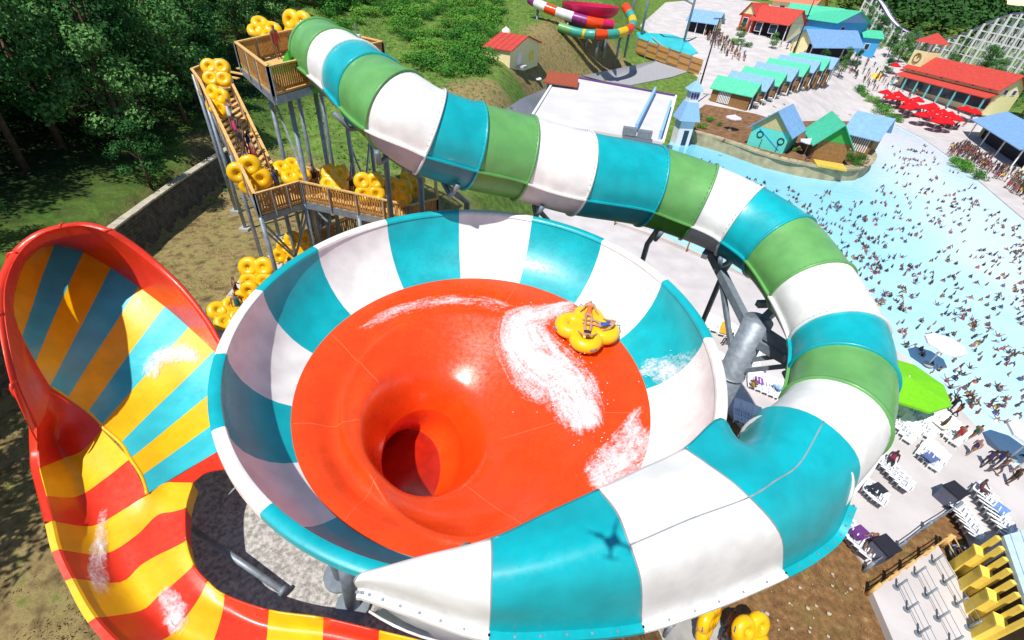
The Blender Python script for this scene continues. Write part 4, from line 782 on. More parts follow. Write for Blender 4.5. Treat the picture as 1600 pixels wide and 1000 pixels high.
RQP = [(-20.70, 32.46, 17.60), (-18.79, 29.02, 16.90), (-15.08, 24.06, 14.60), (-13.30, 25.07, 14.40), (-10.99, 25.56, 14.10), (-9.06, 25.63, 13.80), (-7.55, 26.54, 13.30), (-7.18, 27.52, 13.60), (-15.81, 35.10, 20.20), (-17.65, 33.84, 20.00), (-15.65, 23.01, 8.70), (-15.19, 21.33, 8.30), (-15.96, 19.73, 8.00), (-13.93, 25.43, 9.60), (-14.73, 25.26, 9.00)]
for (px_, z, rt, lb, sc), pos in zip(RQ, RQP): raft(pos, (R(rt[0]), R(rt[1]), R(rt[2])), 'yellow ' + lb, None, sc)
for k, (pos, pose, rz, lb, hue) in enumerate((
    ((-15.31, 30.36, 19.25), 'stand', 1.2, 'attendant in red shirt on the upper tower platform', 2), ((-16.93, 26.58, 16.00), 'carry', 2.6, 'guest carrying a raft up the open stair flight', 4), ((-16.08, 25.44, 15.60), 'walk', 2.9, 'guest in pink climbing behind the stair raft', 5), ((-15.54, 24.87, 15.20), 'walk', 2.8, 'guest in dark shorts climbing the stair flight', 1),
    ((-14.96, 24.68, 14.60), 'stand', 2.4, 'guest in red shirt at the foot of the flight', 2), ((-15.37, 25.16, 14.90), 'walk', 2.7, 'guest in blue cap low on the stair flight', 7), ((-12.31, 25.62, 13.20), 'walk', -1.6, 'guest in black beside the corner landing raft', 1), ((-10.15, 25.70, 12.90), 'carry', -1.4, 'guest walking down between two rafts on the lower flight', 3), ((-8.42, 26.52, 12.30), 'walk', -1.4, 'guest in slate shirt near the shaded rafts', 12), ((-13.84, 24.23, 13.43), 'stand', -.6, 'guest in pale blue on the corner landing', 0),
    ((-16.39, 21.52, 7.65), 'walk', 2.4, 'shirtless guest in dark shorts walking the queue path', 3), ((-15.48, 20.09, 7.65), 'stand', .6, 'guest in teal standing low on the queue path', 6), ((-16.11, 22.80, 7.65), 'carry', 2.0, 'guest holding the tall raft on the queue path', 13), ((-13.68, 27.21, 8.00), 'walk', 2.0, 'guest walking in shade under the tower', 3), ((-14.46, 24.73, 7.65), 'stand', 1.4, 'guest standing by the tower legs', 13))):
    person(pose, pos, rz, lb, None, hue)

# ------------------------------------------------------------------ retaining wall
rwall = empty('retaining_wall', (-24, 24, 7.5), 0, 'curved dark block retaining wall with pale cap stones', 'wall')
W0 = Vector((-24, 24, 7.5)); line = crom([(p[1], p[0], 0) for p in WALL_LINE], 40); seg = [0.0]
for a, b in zip(line[:-1], line[1:]): seg.append(seg[-1] + float(np.linalg.norm(b - a)))
def wall_at(s): return Vector((float(np.interp(s, seg, [p[0] for p in line])), float(np.interp(s, seg, [p[1] for p in line])), 0))
mb = MB(); LW = seg[-1]; rows_n = 12
for rI in range(rows_n):
    s = (rI % 2) * .22
    while s < LW - .5:
        a, b = wall_at(s + .012), wall_at(s + .43); d = (b - a).normalized(); n_ = Vector((d.y, -d.x, 0)); z = .2 * rI - .05; pr = .02 * rnd.random() - .018 * rI
        q = [a + n_ * (.12 + pr), b + n_ * (.12 + pr), b - n_ * .3, a - n_ * .3]; zt = .188
        mb.hexa([p - Vector((W0.x, W0.y, 0)) + Vector((0, 0, z)) for p in q] + [p - Vector((W0.x, W0.y, 0)) + Vector((0, 0, z + zt)) for p in q]); s += .44
x = mb.build('block_courses', BLOCK, rwall); x['kind'] = 'stuff'
s = 0.0
while s < LW - .8:
    a, b = wall_at(s + .02), wall_at(s + .78); d = (b - a).normalized(); n_ = Vector((d.y, -d.x, 0)); z = .2 * rows_n - .05 + rnd.uniform(0, .02); q = [a + n_ * .02, b + n_ * .02, b - n_ * .52, a - n_ * .52]; mb = MB()
    mb.hexa([p - Vector((W0.x, W0.y, 0)) + Vector((0, 0, z)) for p in q] + [p - Vector((W0.x, W0.y, 0)) + Vector((0, 0, z + .12)) for p in q]); mb.build('cap_stone', CAP, rwall); s += .8
mb = MB(); mb.grid([[wall_at(s_) - Vector((W0.x, W0.y, 0)) + Vector((-.28, 0, z)) for z in (-.4, .2 * rows_n - .1)] for s_ in np.linspace(0, LW, 60)]); mb.build('wall_core', BLOCK, rwall)
# lone light pole lying in the gravel loop
pole = empty('fallen_pole', (-8.87, 7.12, 7.70), 0, 'long grey steel pole crossing the gravel beside the run-out', 'pole')
a, b = Vector((-10.44, 7.58, 8.40)), Vector((-6.76, 6.12, 7.95)); o0 = Vector(pole.location); mb = MB(); mb.tube([a - o0, b - o0], .11, 14); mb.build('shaft', STEEL, pole, True)
mb = MB(); mb.tube([b - o0, b - o0 + (b - a).normalized() * .12], .17, 14); mb.build('end_cap', DSTEEL, pole, True)

# ------------------------------------------------------------------ trees and bushes
def leaf_mat(name, a, b_, c):
    m = bpy.data.materials.new(name); m.use_nodes = True; n = m.node_tree.nodes; l = m.node_tree.links; b = n['Principled BSDF']; b.inputs['Roughness'].default_value = .75; b.inputs['Specular IOR Level'].default_value = .15
    oi = n.new('ShaderNodeObjectInfo'); tc = n.new('ShaderNodeTexCoord'); nz = n.new('ShaderNodeTexNoise'); nz.inputs['Scale'].default_value = .8; nz.inputs['Detail'].default_value = 6; l.new(tc.outputs['Object'], nz.inputs['Vector'])
    ad = n.new('ShaderNodeMath'); ad.operation = 'MULTIPLY_ADD'; l.new(oi.outputs['Random'], ad.inputs[0]); ad.inputs[1].default_value = .5; sb = n.new('ShaderNodeMath'); sb.operation = 'SUBTRACT'; l.new(nz.outputs['Fac'], sb.inputs[0]); sb.inputs[1].default_value = .25; l.new(sb.outputs[0], ad.inputs[2])
    r = n.new('ShaderNodeValToRGB'); e = r.color_ramp.elements; e[0].position = .2; e[0].color = lin(a); e[1].position = .8; e[1].color = lin(c); q = e.new(.5); q.color = lin(b_); l.new(ad.outputs[0], r.inputs['Fac']); l.new(r.outputs['Color'], b.inputs['Base Color'])
    return m
LEAF = leaf_mat('deciduous_leaf', '#20481f', '#376a33', '#648f4c'); LEAFB = leaf_mat('bush_leaf', '#2a5c20', '#44802c', '#6fa03c'); BARK = mat('bark', '#5a4a3c', .9, .1, .3, 3, bump=.4)
def leaves(cl, per, size, seed, squash=.8):
    """Leaf quads spread over the surface of overlapping clumps: (verts, faces)."""
    g = np.random.RandomState(seed); V = []
    for cx, cy, cz, cr in cl:
        n = int(per * cr * cr); d = g.normal(size=(n, 3)); d /= np.linalg.norm(d, axis=1)[:, None]; rr_ = cr * (g.uniform(.35, 1.08, n) ** .5)[:, None]; p = np.array((cx, cy, cz)) + d * rr_ * np.array((1, 1, squash))
        nn_ = d + g.normal(size=(n, 3)) * .55 + np.array((0, 0, .35)); nn_ /= np.linalg.norm(nn_, axis=1)[:, None]; t = np.cross(nn_, g.normal(size=(n, 3))); t /= np.linalg.norm(t, axis=1)[:, None]; bb = np.cross(nn_, t); s = size * g.uniform(.6, 1.35, n)[:, None]
        V.append(np.stack([p - t * s, p - bb * s * .55, p + t * s, p + bb * s * .55], 1).reshape(-1, 3))
    V = np.concatenate(V); F = np.arange(len(V)).reshape(-1, 4); return V, F
def np_mesh(name, V, F, m):
    me = bpy.data.meshes.new(name); me.from_pydata(V.tolist(), [], F.tolist()); me.materials.append(m); me.update(); return me
def tree_proto(seed, H, Rc, lm):
    g = random.Random(seed); mb = MB(); tr = H * .55; bend = [(0, 0, -.6), (g.uniform(-.2, .2), g.uniform(-.2, .2), tr * .5), (g.uniform(-.5, .5), g.uniform(-.5, .5), tr), (g.uniform(-.7, .7), g.uniform(-.7, .7), H * .85)]; mb.tube(bend, [.24, .19, .14, .05], 7); cl = []
    for k in range(30):
        a = g.uniform(0, 6.28); f = g.uniform(.12, 1); rr_ = Rc * math.sqrt(g.random()) * math.sin(math.pi * min(.97, .25 + .75 * f)) ** .6; cl.append((rr_ * math.cos(a), rr_ * math.sin(a), H * (.14 + .80 * f), Rc * g.uniform(.22, .42)))
    for k in range(7):
        c = cl[k]; b0 = Vector(bend[2]).lerp(Vector(bend[1]), g.random()); mb.tube([tuple(b0), tuple(b0.lerp(Vector(c[:3]), .5) + Vector((0, 0, .3))), c[:3]], [.09, .06, .02], 5)
    V, F = leaves(cl, 150, .16, seed); return mb.mesh('trunk', BARK, True), np_mesh('crown', V, F, lm), H
PROT = [tree_proto(s, h, r, LEAF) for s, h, r in ((1, 11, 3.2), (2, 13, 3.6), (3, 10, 3.4), (4, 14, 3.3), (5, 12, 3.9))]
def tree(x, y, s, label, group=None, k=None, z=None, nm='broadleaf_tree', prot=None, rz=None):
    t, c, H = (prot or PROT)[rnd.randrange(len(prot or PROT)) if k is None else k]; z = float(terrain(x, y)) if z is None else z
    e = empty(nm, (x, y, z), rnd.uniform(0, 6.28) if rz is None else rz, label, 'tree', group); e.scale = (s, s, s * rnd.uniform(.9, 1.12)); link('trunk', t, e); link('crown', c, e); return e
FOREST = [(-28.02, 13.10, 10.66), (-28.16, 18.44, 10.47), (-28.94, 23.83, 10.46), (-28.02, 27.01, 10.26), (-27.21, 30.53, 10.07), (-30.23, 41.11, 10.98), (-38.24, 61.64, 11.32), (-40.23, 77.94, 12.86), (-42.27, 94.96, 14.47), (-37.26, 113.34, 15.04), (-35, 165, 0), (-50, 170, 0), (-150, 150, 0), (-150, 0, 0)]
pts = []
while len(pts) < 230:
    for _ in range(4000):
        x, y = rnd.uniform(-105, -14), rnd.uniform(2, 150)
        if bool(inside(x, y, FOREST)) and (y > 32 or x < -34) and all((x - a) ** 2 + (y - b) ** 2 > (2.6 + .028 * math.hypot(x, y)) ** 2 for a, b in pts): pts.append((x, y)); break
    else: break
for i, (x, y) in enumerate(pts):
    edge = float(edge_dist(x, y, FOREST[:10] + FOREST[9:0:-1]))
    s = rnd.uniform(.85, 1.2) * (.8 if edge < 3 else 1.0)
    tree(x, y, s, 'leafy green tree on the sunlit edge of the hillside wood' if edge < 5 else 'tall leafy tree deep in the dark hillside wood', 'edge trees of the hillside wood' if edge < 5 else 'inner trees of the hillside wood')
x, y, z = (-27.11, 30.85, 9.95); tree(x, y, .48, 'small bright sapling alone on grass above the retaining wall', None, 2, nm='sapling')
for x, y in ((-21.6, 2.2), (-23.8, 6.6), (-25.5, 0.5)): tree(x, y, .95, 'tree beyond the low end of the retaining wall, shading dry grass', 'trees past the wall end')
x, y, z = (-28.84, 20.93, 9.50); tree(x, y, .42, 'pale green sapling peeping past the red hood', None, 0, nm='sapling')
def bush_proto(seed, lm):
    g = random.Random(seed); cl = [(g.uniform(-.8, .8), g.uniform(-.8, .8), g.uniform(.25, .75), g.uniform(.4, .7)) for _ in range(9)]; V, F = leaves(cl, 330, .085, seed); return np_mesh('foliage', V, F, lm)
BUSH = [bush_proto(s, LEAFB) for s in (21, 22, 23)]
def bush(x, y, s, label, group=None, z=None, nm='bush', flat=1.0):
    o = link(nm, BUSH[rnd.randrange(3)], None, (x, y, float(terrain(x, y)) if z is None else z), rnd.uniform(0, 6.28)); o.scale = (s, s, s * flat); return tag(o, label, 'bush', group)
SCRUB = [(-33.75, 86.29, 12.45), (-31.04, 107.26, 13.59), (-20.04, 81.57, 11.07), (-13.18, 71.64, 10.32), (-8.82, 77.07, 10.73), (-7.91, 103.12, 12.68), (-10.11, 141.01, 15.90), (-11.03, 161.82, 19.86), (-27.35, 161.33, 20.07), (-51.14, 120.92, 17.84)]
bp_ = []
while len(bp_) < 110:
    for _ in range(3000):
        x, y = rnd.uniform(-60, 5), rnd.uniform(40, 190)
        if bool(inside(x, y, SCRUB)) and all((x - a) ** 2 + (y - b) ** 2 > 9 for a, b in bp_): bp_.append((x, y)); break
    else: break
for x, y in bp_: bush(x, y, rnd.uniform(1.5, 2.5), 'rounded green shrub in the thicket on the hillside', 'shrubs of the hillside thicket', flat=rnd.uniform(.5, .9))
# low weeds over the green slopes: one uncounted mass
g = np.random.RandomState(5); X = g.uniform(-60, 12, 34000); Y = g.uniform(34, 150, 34000); keep = (g.random_sample(34000) < .35 + .65 * (np.sin(X * .35 + np.sin(Y * .2)) > -.2)) & ((X < -2 - (Y < 60) * 8) | (Y > 118)) & (np.hypot(X + 1, Y - 84) > 11)
X, Y = X[keep], Y[keep]; Zt = terrain(X, Y) + .1; n = len(X); p = np.c_[X, Y, Zt]; nn_ = np.c_[g.normal(size=(n, 2)) * .5, np.ones(n)]; t = np.cross(nn_, g.normal(size=(n, 3))); t /= np.linalg.norm(t, axis=1)[:, None]; b2 = np.cross(nn_, t); b2 /= np.linalg.norm(b2, axis=1)[:, None]; s = g.uniform(.06, .2, n)[:, None]
V = np.stack([p - t * s, p - b2 * s * .6, p + t * s + np.array((0, 0, .15)), p + b2 * s * .6], 1).reshape(-1, 3)
tag(link('weeds', np_mesh('weeds', V, np.arange(len(V)).reshape(-1, 4), LEAFB)), 'low green weeds spread over the grassy slopes', 'weeds', kind='stuff')
# dry grass and litter over the trodden pad: one uncounted mass
DRYL = leaf_mat('dry_grass_blade', '#6a5a34', '#8f8250', '#7d8a44')
def tufts(name, label, x0, x1, y0, y1, n, lo, hi, ok, m, seed):
    g = np.random.RandomState(seed); X = g.uniform(x0, x1, n); Y = g.uniform(y0, y1, n); k = ok(X, Y) & (np.sin(X * 1.3 + 2 * np.sin(Y * .9)) + np.sin(Y * 1.7) + g.normal(size=n) * .8 > .1); X, Y = X[k], Y[k]; n = len(X); p = np.c_[X, Y, terrain(X, Y) + .03]; nn_ = np.c_[g.normal(size=(n, 2)) * .8, np.ones(n)]; t = np.cross(nn_, g.normal(size=(n, 3))); t /= np.linalg.norm(t, axis=1)[:, None]; b2 = np.cross(nn_, t); b2 /= np.linalg.norm(b2, axis=1)[:, None]; s = g.uniform(lo, hi, n)[:, None]
    V = np.stack([p - t * s, p - b2 * s * .35, p + t * s + np.array((0, 0, .03)), p + b2 * s * .35], 1).reshape(-1, 3); tag(link(name, np_mesh(name, V, np.arange(len(V)).reshape(-1, 4), m)), label, 'grass', kind='stuff')
tufts('dry_grass', 'dry trodden grass over the ground beside the slides', -25, -7, 3, 42, 70000, .02, .07, lambda X, Y: (X > np.interp(Y, [q[0] for q in WALL_LINE], [q[1] for q in WALL_LINE]) + .5) & ~inside(X, Y, PAD), DRYL, 31)
tufts('soil_litter', 'twigs and clods strewn over the brown soil slope', 3, 26, 4, 20, 20000, .015, .06, lambda X, Y: ~inside(X, Y, DECK), leaf_mat('soil_clod', '#4a3524', '#7a5c3c', '#a58a62'), 32)
# far wooded hills
g = np.random.RandomState(9); cl = []
az = np.radians(g.uniform(-14, 44, 9800)); rr_ = 255 + 330 * g.random_sample(9800) ** .8; X, Y = rr_ * np.sin(az), rr_ * np.cos(az); Z = terrain(X, Y)
V = []
for q in range(34):
    d = g.normal(size=(len(X), 3)); d /= np.linalg.norm(d, axis=1)[:, None]; d[:, 2] = np.abs(d[:, 2]) * .9 + .1; cen = np.c_[X, Y, Z + 5.0] + d * g.uniform(2.6, 4.2, (len(X), 1)); nn_ = d + g.normal(size=d.shape) * .3; nn_ /= np.linalg.norm(nn_, axis=1)[:, None]
    t = np.cross(nn_, g.normal(size=d.shape)); t /= np.linalg.norm(t, axis=1)[:, None]; b2 = np.cross(nn_, t); s = g.uniform(.55, 1.15, (len(X), 1)); V.append(np.stack([cen - t * s, cen - b2 * s * .8, cen + t * s, cen + b2 * s * .8], 1).reshape(-1, 3))
V = np.concatenate(V); tag(link('far_wood', np_mesh('far_wood', V, np.arange(len(V)).reshape(-1, 4), leaf_mat('far_leaf', '#2a4a20', '#3d6a2c', '#5d8038'))), 'far green wood covering the hills beyond the park', 'wood', kind='stuff')

# ------------------------------------------------------------------ park buildings
RG = mat('green_metal_roof', '#4fbf98', .45, .4, .08, 1.5); RB = mat('blue_metal_roof', '#7ea6cf', .45, .4, .08, 1.5); RR_ = mat('red_roof', '#bf463b', .6, .3, .12, 2); CREAM = mat('cream_wall', '#e8dca6', .8, .2, .06); YELW = mat('yellow_wall', '#efcf5a', .8, .2, .06)
BLUW = mat('blue_wall', '#4ba6dd', .8, .2, .06); PBLU = mat('pale_blue_wall', '#8fb8e6', .8, .2, .06); WHW = mat('white_wall', '#e6e4e2', .8, .2, .05); DKW = mat('dark_interior', '#2a2a33', .7, .2, .1); GLASS = mat('dark_glass', '#25364a', .12, .6, .05); BRW = mat('brown_timber_wall', '#8d6a42', .85, .2, .2); PURP = mat('purple_trim', '#5d3a78', .6); MURAL = mat('turquoise_mural', '#5fcabb', .6, .3, .05); ROOFW = mat('white_membrane_roof', '#cfccc9', .7, .3, .06, .3, bump=.06); TANW = mat('tan_gable', '#b9ad7a', .8, .2, .1); GRW = mat('green_gable', '#3f9a48', .8, .2, .08); TERR = mat('red_paving', '#b86a58', .9, .2, .1)
def frame_line(p0, p1):
    p0, p1 = Vector(p0), Vector(p1); d = Vector((p1.x - p0.x, p1.y - p0.y, 0)); W = d.length; d.normalize(); n = Vector((-d.y, d.x, 0))
    if n.dot(p0) < 0: n = -n; p0, p1 = p1, p0; d = -d; n = Vector((-d.y, d.x, 0))
    if n.dot(p0) < 0: n = -n
    return p0, math.atan2(d.y, d.x), W
def house(name, label, p0, p1, D, H, rh, wall, roof, ridge='x', over=.5, gable=None, group=None, cat='building', wins=(), open_front=False, z=None, side_wins=(), roof2=None):
    """Front wall foot p0-p1 (local x), depth D away from the front; ridge along x or y."""
    p0, yaw, W = frame_line(p0, p1); z = p0.z if z is None else z; e = empty(name, (p0.x, p0.y, z), yaw, label, cat, group); F = -1.2
    if open_front:
        for x in (0.12, W * .33, W * .67, W - .12):
            mb = MB(); mb.box((x, .12, H / 2 + F / 2), (.2, .2, H - F)); mb.build('post', WHW, e)
        mb = MB(); mb.box((W / 2, D * .62, H / 2 + F / 2), (W - .1, D * .7, H - F)); mb.build('wall', DKW, e)  # dark block stands in for the shade behind the open front
        for x in (.0, W):
            mb = MB(); mb.box((x, D * .6, H / 2 + F / 2), (.16, D * .8, H - F)); mb.build('wall', wall, e)
    else:
        mb = MB(); mb.box((W / 2, D / 2, H / 2 + F / 2), (W, D, H - F)); mb.build('wall', wall, e)
    t = .14
    if ridge == 'x':
        for s, y0 in ((1, -over), (-1, D + over)):
            ye, yr = y0, D / 2; ze = H - rh * over / (D / 2) * (1 if rh else 0); mb = MB(); q = [(-over, ye, ze), (W + over, ye, ze), (W + over, yr, H + rh), (-over, yr, H + rh)]
            mb.hexa([(a, b, c) for a, b, c in q] + [(a, b, c + t) for a, b, c in q] if s > 0 else [(a, b, c) for a, b, c in reversed(q)] + [(a, b, c + t) for a, b, c in reversed(q)]); o = mb.build('roof_panel', roof if s > 0 or roof2 is None else roof2, e)
            mb = MB(); k = max(3, int(W / .9))
            for i in range(k + 1): x = -over + (W + 2 * over) * i / k; mb.beam((x, ye, ze + t + .02), (x, yr, H + rh + t + .02), .07, .06)
            mb.build('roof_ribs', roof, o)['kind'] = 'stuff'
        for x, nx in ((.02, -1), (W - .02, 1)):
            mb = MB(); mb.add([(x, 0, H), (x, D, H), (x, D / 2, H + rh)], [(0, 1, 2)]); mb.build('gable', gable or wall, e)
    else:
        for s, x0 in ((1, -over), (-1, W + over)):
            xe, xr = x0, W / 2; ze = H - rh * over / (W / 2); q = [(xe, D + over, ze), (xe, -over, ze), (xr, -over, H + rh), (xr, D + over, H + rh)]; mb = MB()
            q = q if s > 0 else q[::-1]; mb.hexa([(a, b, c) for a, b, c in q] + [(a, b, c + t) for a, b, c in q]); o = mb.build('roof_panel', roof if s > 0 or roof2 is None else roof2, e)
            mb = MB(); k = max(3, int(D / .9))
            for i in range(k + 1): y = -over + (D + 2 * over) * i / k; mb.beam((xe, y, ze + t + .02), (xr, y, H + rh + t + .02), .07, .06)
            mb.build('roof_ribs', roof, o)['kind'] = 'stuff'
        for y in (.0, D):
            mb = MB(); yy = -.02 if y == 0 else D + .02; mb.add([(0, yy, H), (W, yy, H), (W / 2, yy, H + rh)], [(0, 1, 2)]); mb.build('gable', gable or wall, e)
    for (x, zz, ww, hh) in wins:
        mb = MB(); mb.box((x, -.04, zz), (ww + .3, .1, hh + .3)); o = mb.build('window', WHW, e); mb = MB(); mb.box((x, -.08, zz), (ww, .08, hh)); mb.build('pane', GLASS, o)
    for (y, zz, ww, hh) in side_wins:
        mb = MB(); mb.box((W + .04, y, zz), (.1, ww + .3, hh + .3)); o = mb.build('window', WHW, e); mb = MB(); mb.box((W + .08, y, zz), (.08, ww, hh)); mb.build('pane', PURP, o)
    return e, W
# pump house with the white flat roof behind the tube
pr = [Vector((-0.17, 61.92, 9.00)), Vector((16.07, 57.99, 9.00)), Vector((23.58, 84.84, 9.00)), Vector((4.07, 93.88, 9.00))]; pc = sum(pr, Vector()) / 4; ph = empty('pump_house', (pc.x, pc.y, 0), 0, 'large pump house with flat white roof beside the wave pool', 'building')
def L0(p, z=None): return (p[0] - pc.x, p[1] - pc.y, p[2] if z is None else z)
def extr(poly, z0, z1, name, m, parent):
    mb = MB(); n = len(poly); v = [(p[0] - pc.x, p[1] - pc.y, z0) for p in poly] + [(p[0] - pc.x, p[1] - pc.y, z1) for p in poly]; mb.add(v, [tuple(range(n))[::-1], tuple(range(n, 2 * n))] + [(i, (i + 1) % n, n + (i + 1) % n, n + i) for i in range(n)]); return mb.build(name, m, parent)
inn = [p.lerp(Vector((pc.x, pc.y, 9)), .02) for p in pr]
extr(inn, -1, 8.7, 'wall', PBLU, ph); extr(pr, 8.7, 9.0, 'roof', ROOFW, ph)
for a, b, m in ((pr[3], pr[2], PURP), (pr[0], pr[3], WHW), (pr[2], pr[1], WHW)): mb = MB(); mb.beam(L0(a, 9.1), L0(b, 9.1), .3, .35); mb.build('parapet', m, ph)
for a, b in (((20.01, 85.21, 9.00), (13.11, 60.98, 9.00)), ((20.75, 76.49, 9.00), (15.78, 58.91, 9.00))): mb = MB(); mb.beam(L0(a, 9.5), L0(b, 9.5), .35, 1.1); mb.build('roof_screen', PBLU, ph)
for p in ((11.99, 58.74, 9.00), (13.67, 57.99, 9.00)): mb = MB(); mb.box(L0(p, 9.7), (1.7, .9, .8), -.2); mb.build('roof_vent', DSTEEL, ph)
wg = empty('gate_shed', (3.13, 83.88, 6.50), 0, 'small blue shed with rust red roof against pump house', 'shed'); mb = MB(); mb.box((1, 2, .2), (3.4, 4, 5.5), -.2); mb.build('wall', BLUW, wg); mb = MB(); mb.hexa([(-1.6, -.6, 2.9), (3.8, -1.6, 2.9), (4.2, 4.4, 3.6), (-1.0, 5.4, 3.6), (-1.6, -.6, 3.1), (3.8, -1.6, 3.1), (4.2, 4.4, 3.8), (-1.0, 5.4, 3.8)]); mb.build('roof', mat('rust_roof', '#9a4a30', .7), wg)
# little blue pool tower
bt = empty('pool_tower', (28.17, 90.78, 0.00), .12, 'little pale blue tower with stepped roofs at channel mouth', 'tower')
for z0, z1, w_, m, nm in ((-1, 4.4, 2.6, WHW, 'base_wall'), (7.4, 9.2, 1.7, WHW, 'lantern')): mb = MB(); mb.box((0, 0, (z0 + z1) / 2), (w_, w_, z1 - z0)); mb.build(nm, m, bt)
def frust(z0, w0, z1, w1, nm, m, par): mb = MB(); mb.hexa([(sx * w0, sy * w0, z0) for sx, sy in ((-1, -1), (1, -1), (1, 1), (-1, 1))] + [(sx * w1, sy * w1, z1) for sx, sy in ((-1, -1), (1, -1), (1, 1), (-1, 1))]); return mb.build(nm, m, par)
frust(4.4, 1.9, 7.4, 1.0, 'lower_roof', PBLU, bt); frust(9.2, 1.3, 10.6, .3, 'upper_roof', PBLU, bt)
for s in (-1, 0, 1): mb = MB(); mb.box((s * .5, -.88, 8.4), (.36, .06, .9)); mb.build('window', PURP, bt)
mb = MB(); mb.box((.2, -1.33, 1.4), (.9, .08, 2.6)); mb.build('door', GLASS, bt); mb = MB(); mb.tube([(0, 0, 10.5), (0, 0, 12.2)], .1, 6); mb.build('finial', WHW, bt)
# shed with red gable roof on the dirt slope
sh_, W_ = house('utility_shed', 'small cream utility shed with red gable roof on the dirt slope', (-4.49, 87.03, 10.43), (0.15, 99.76, 8.64), 4.6, 2.6, 1.5, CREAM, RR_, 'y', .35, CREAM)
mb = MB(); mb.box((W_ * .28, -.05, 1.0), (1.5, .1, 2.0)); mb.build('door', WHW, sh_); mb = MB(); mb.box((W_ * .72, -.05, .9), (1.9, .08, 1.5)); mb.build('shutter', YELW, sh_); mb = MB(); mb.box((W_ * .28, -.7, -.05), (1.9, 1.3, .3)); mb.build('step', CONC, sh_)
x, y, z = (-6.30, 101.59, 12.57); tk = empty('water_tank', (x, y, z), 0, 'small white tank behind the red roofed shed', 'tank'); mb = MB(); mb.tube([(0, 0, -.4), (0, 0, 1.8), (0, 0, 2.1)], [.8, .8, .4], 14); mb.build('shell', WHW, tk, True); mb = MB(); mb.tube([(0, 0, 2.05), (0, 0, 2.3)], .25, 10); mb.build('lid', WHW, tk, True)
x, y, z = (0.35, 96.86, 7.29); mh = empty('manhole_ring', (x, y, z + .1), 0, 'white concrete manhole ring on the dirt', 'manhole'); mb = MB(); mb.tube([(.7 * math.cos(a), .7 * math.sin(a), .1) for a in np.linspace(0, 6.28, 20, endpoint=False)], .2, 8, closed=True); mb.build('ring', WHW, mh, True); mb = MB(); mb.tube([(0, 0, .02), (0, 0, .14)], .55, 16); mb.build('cover', CONCG, mh)
# row of cabanas
c0, c1 = Vector((42.73, 111.88, 2.97)), Vector((71.47, 139.40, 6.12)); rd = (Vector((46.47, 110.84, 3.02)) - Vector((39.54, 116.18, 3.33))); rd.z = 0; rd.normalize()
cabn = ['first', 'second', 'third', 'fourth', 'fifth', 'sixth', 'seventh', 'eighth']
for i in range(8):
    c = c0.lerp(c1, i / 7); c.z = float(terrain(c.x, c.y)); col_, cn_ = (RG, 'green') if i % 2 == 0 else (RB, 'blue')
    e, W_ = house('cabana', '%s roofed poolside cabana, %s in the row from the peninsula' % (cn_, cabn[i]), c - rd * 4.2, c + rd * 4.2, 4.2, 3.2, 1.9, BRW, col_, 'x', .55, TANW, 'cabanas in a row', 'cabana', z=c.z)
    mb = MB(); mb.box((W_ * .35, -.06, 1.5), (2.6, .08, 2.2)); o = mb.build('shutter', WHW, e)
    mb = MB()
    for k in range(7): mb.box((W_ * .35 - 1.1 + k * .36, -.11, 1.5), (.12, .05, 2.1))
    mb.build('shutter_slats', DKW, o)['kind'] = 'stuff'
    mb = MB(); mb.box((W_ - .1, 2.1, 1.4), (.35, 3.4, 2.6)); mb.build('shaded_opening', DKW, e)  # dark slab painted as the shade of the cabana's opening
    for yy in (.3, 3.9): mb = MB(); mb.box((W_ + .3, yy, 1.5), (.2, .2, 3.2)); mb.build('post', WHW, e)
# kiosks on the peninsula
k1, W_ = house('kiosk', 'kiosk with blue roof and turquoise mural wall on the peninsula', (38.74, 86.73, 2.00), (43.65, 82.94, 2.00), 7.5, 3.4, 2.9, MURAL, RB, 'y', .7, TANW, cat='kiosk')
for px0, zz in ((1.6, 2.2), (5.2, 1.9)):
    mb = MB(); mb.tube([(px0 + .5 * math.cos(a), -.06, zz + .5 * math.sin(a)) for a in np.linspace(0, 6.28, 18, endpoint=False)], .09, 6, closed=True); mb.build('mural_ring', DKW, k1, True)
mb = MB(); mb.beam((1.2, -.05, 3.1), (5.4, -.05, .5), .1, .12); mb.build('mural_stripe', BLUW, k1)
for x0 in (2.2, 5.0): mb = MB(); mb.beam((x0, -.05, .1), (x0, -.05, 1.5), .1, .1); mb.build('mural_post', DKW, k1)
k2, W_ = house('kiosk', 'green gabled kiosk with yellow timber deck on the peninsula', (47.73, 81.16, 2.00), (52.34, 79.94, 2.00), 8.5, 3.3, 2.8, BRW, RG, 'y', .8, GRW, cat='kiosk')
mb = MB(); mb.box((W_ * .55, -1.7, .12), (W_ * .95, 3.2, .24)); o = mb.build('deck', mat('yellow_deck', '#cdb24a', .8, .2, .2, 5), k2)
for k in range(12): mb = MB(); mb.box((W_ * .55 - W_ * .44 + k * W_ * .08, -1.7, .27), (W_ * .06, 3.1, .05)); mb.build('deck_board', mat('yellow_board', '#d8bc55', .8, .2, .2, 5), o)
k3, W_ = house('kiosk', 'long blue ridge roofed kiosk with white slatted end, beyond green one', (57.26, 90.14, 2.00), (60.63, 87.19, 2.00), 8.0, 3.2, 2.6, BRW, RB, 'x', .8, TANW, cat='kiosk')
mb = MB()
for k in range(9): mb.box((1.0 + k * .36, -.1, 1.6), (.16, .06, 2.6))
mb.build('white_slats', WHW, k3)['kind'] = 'stuff'
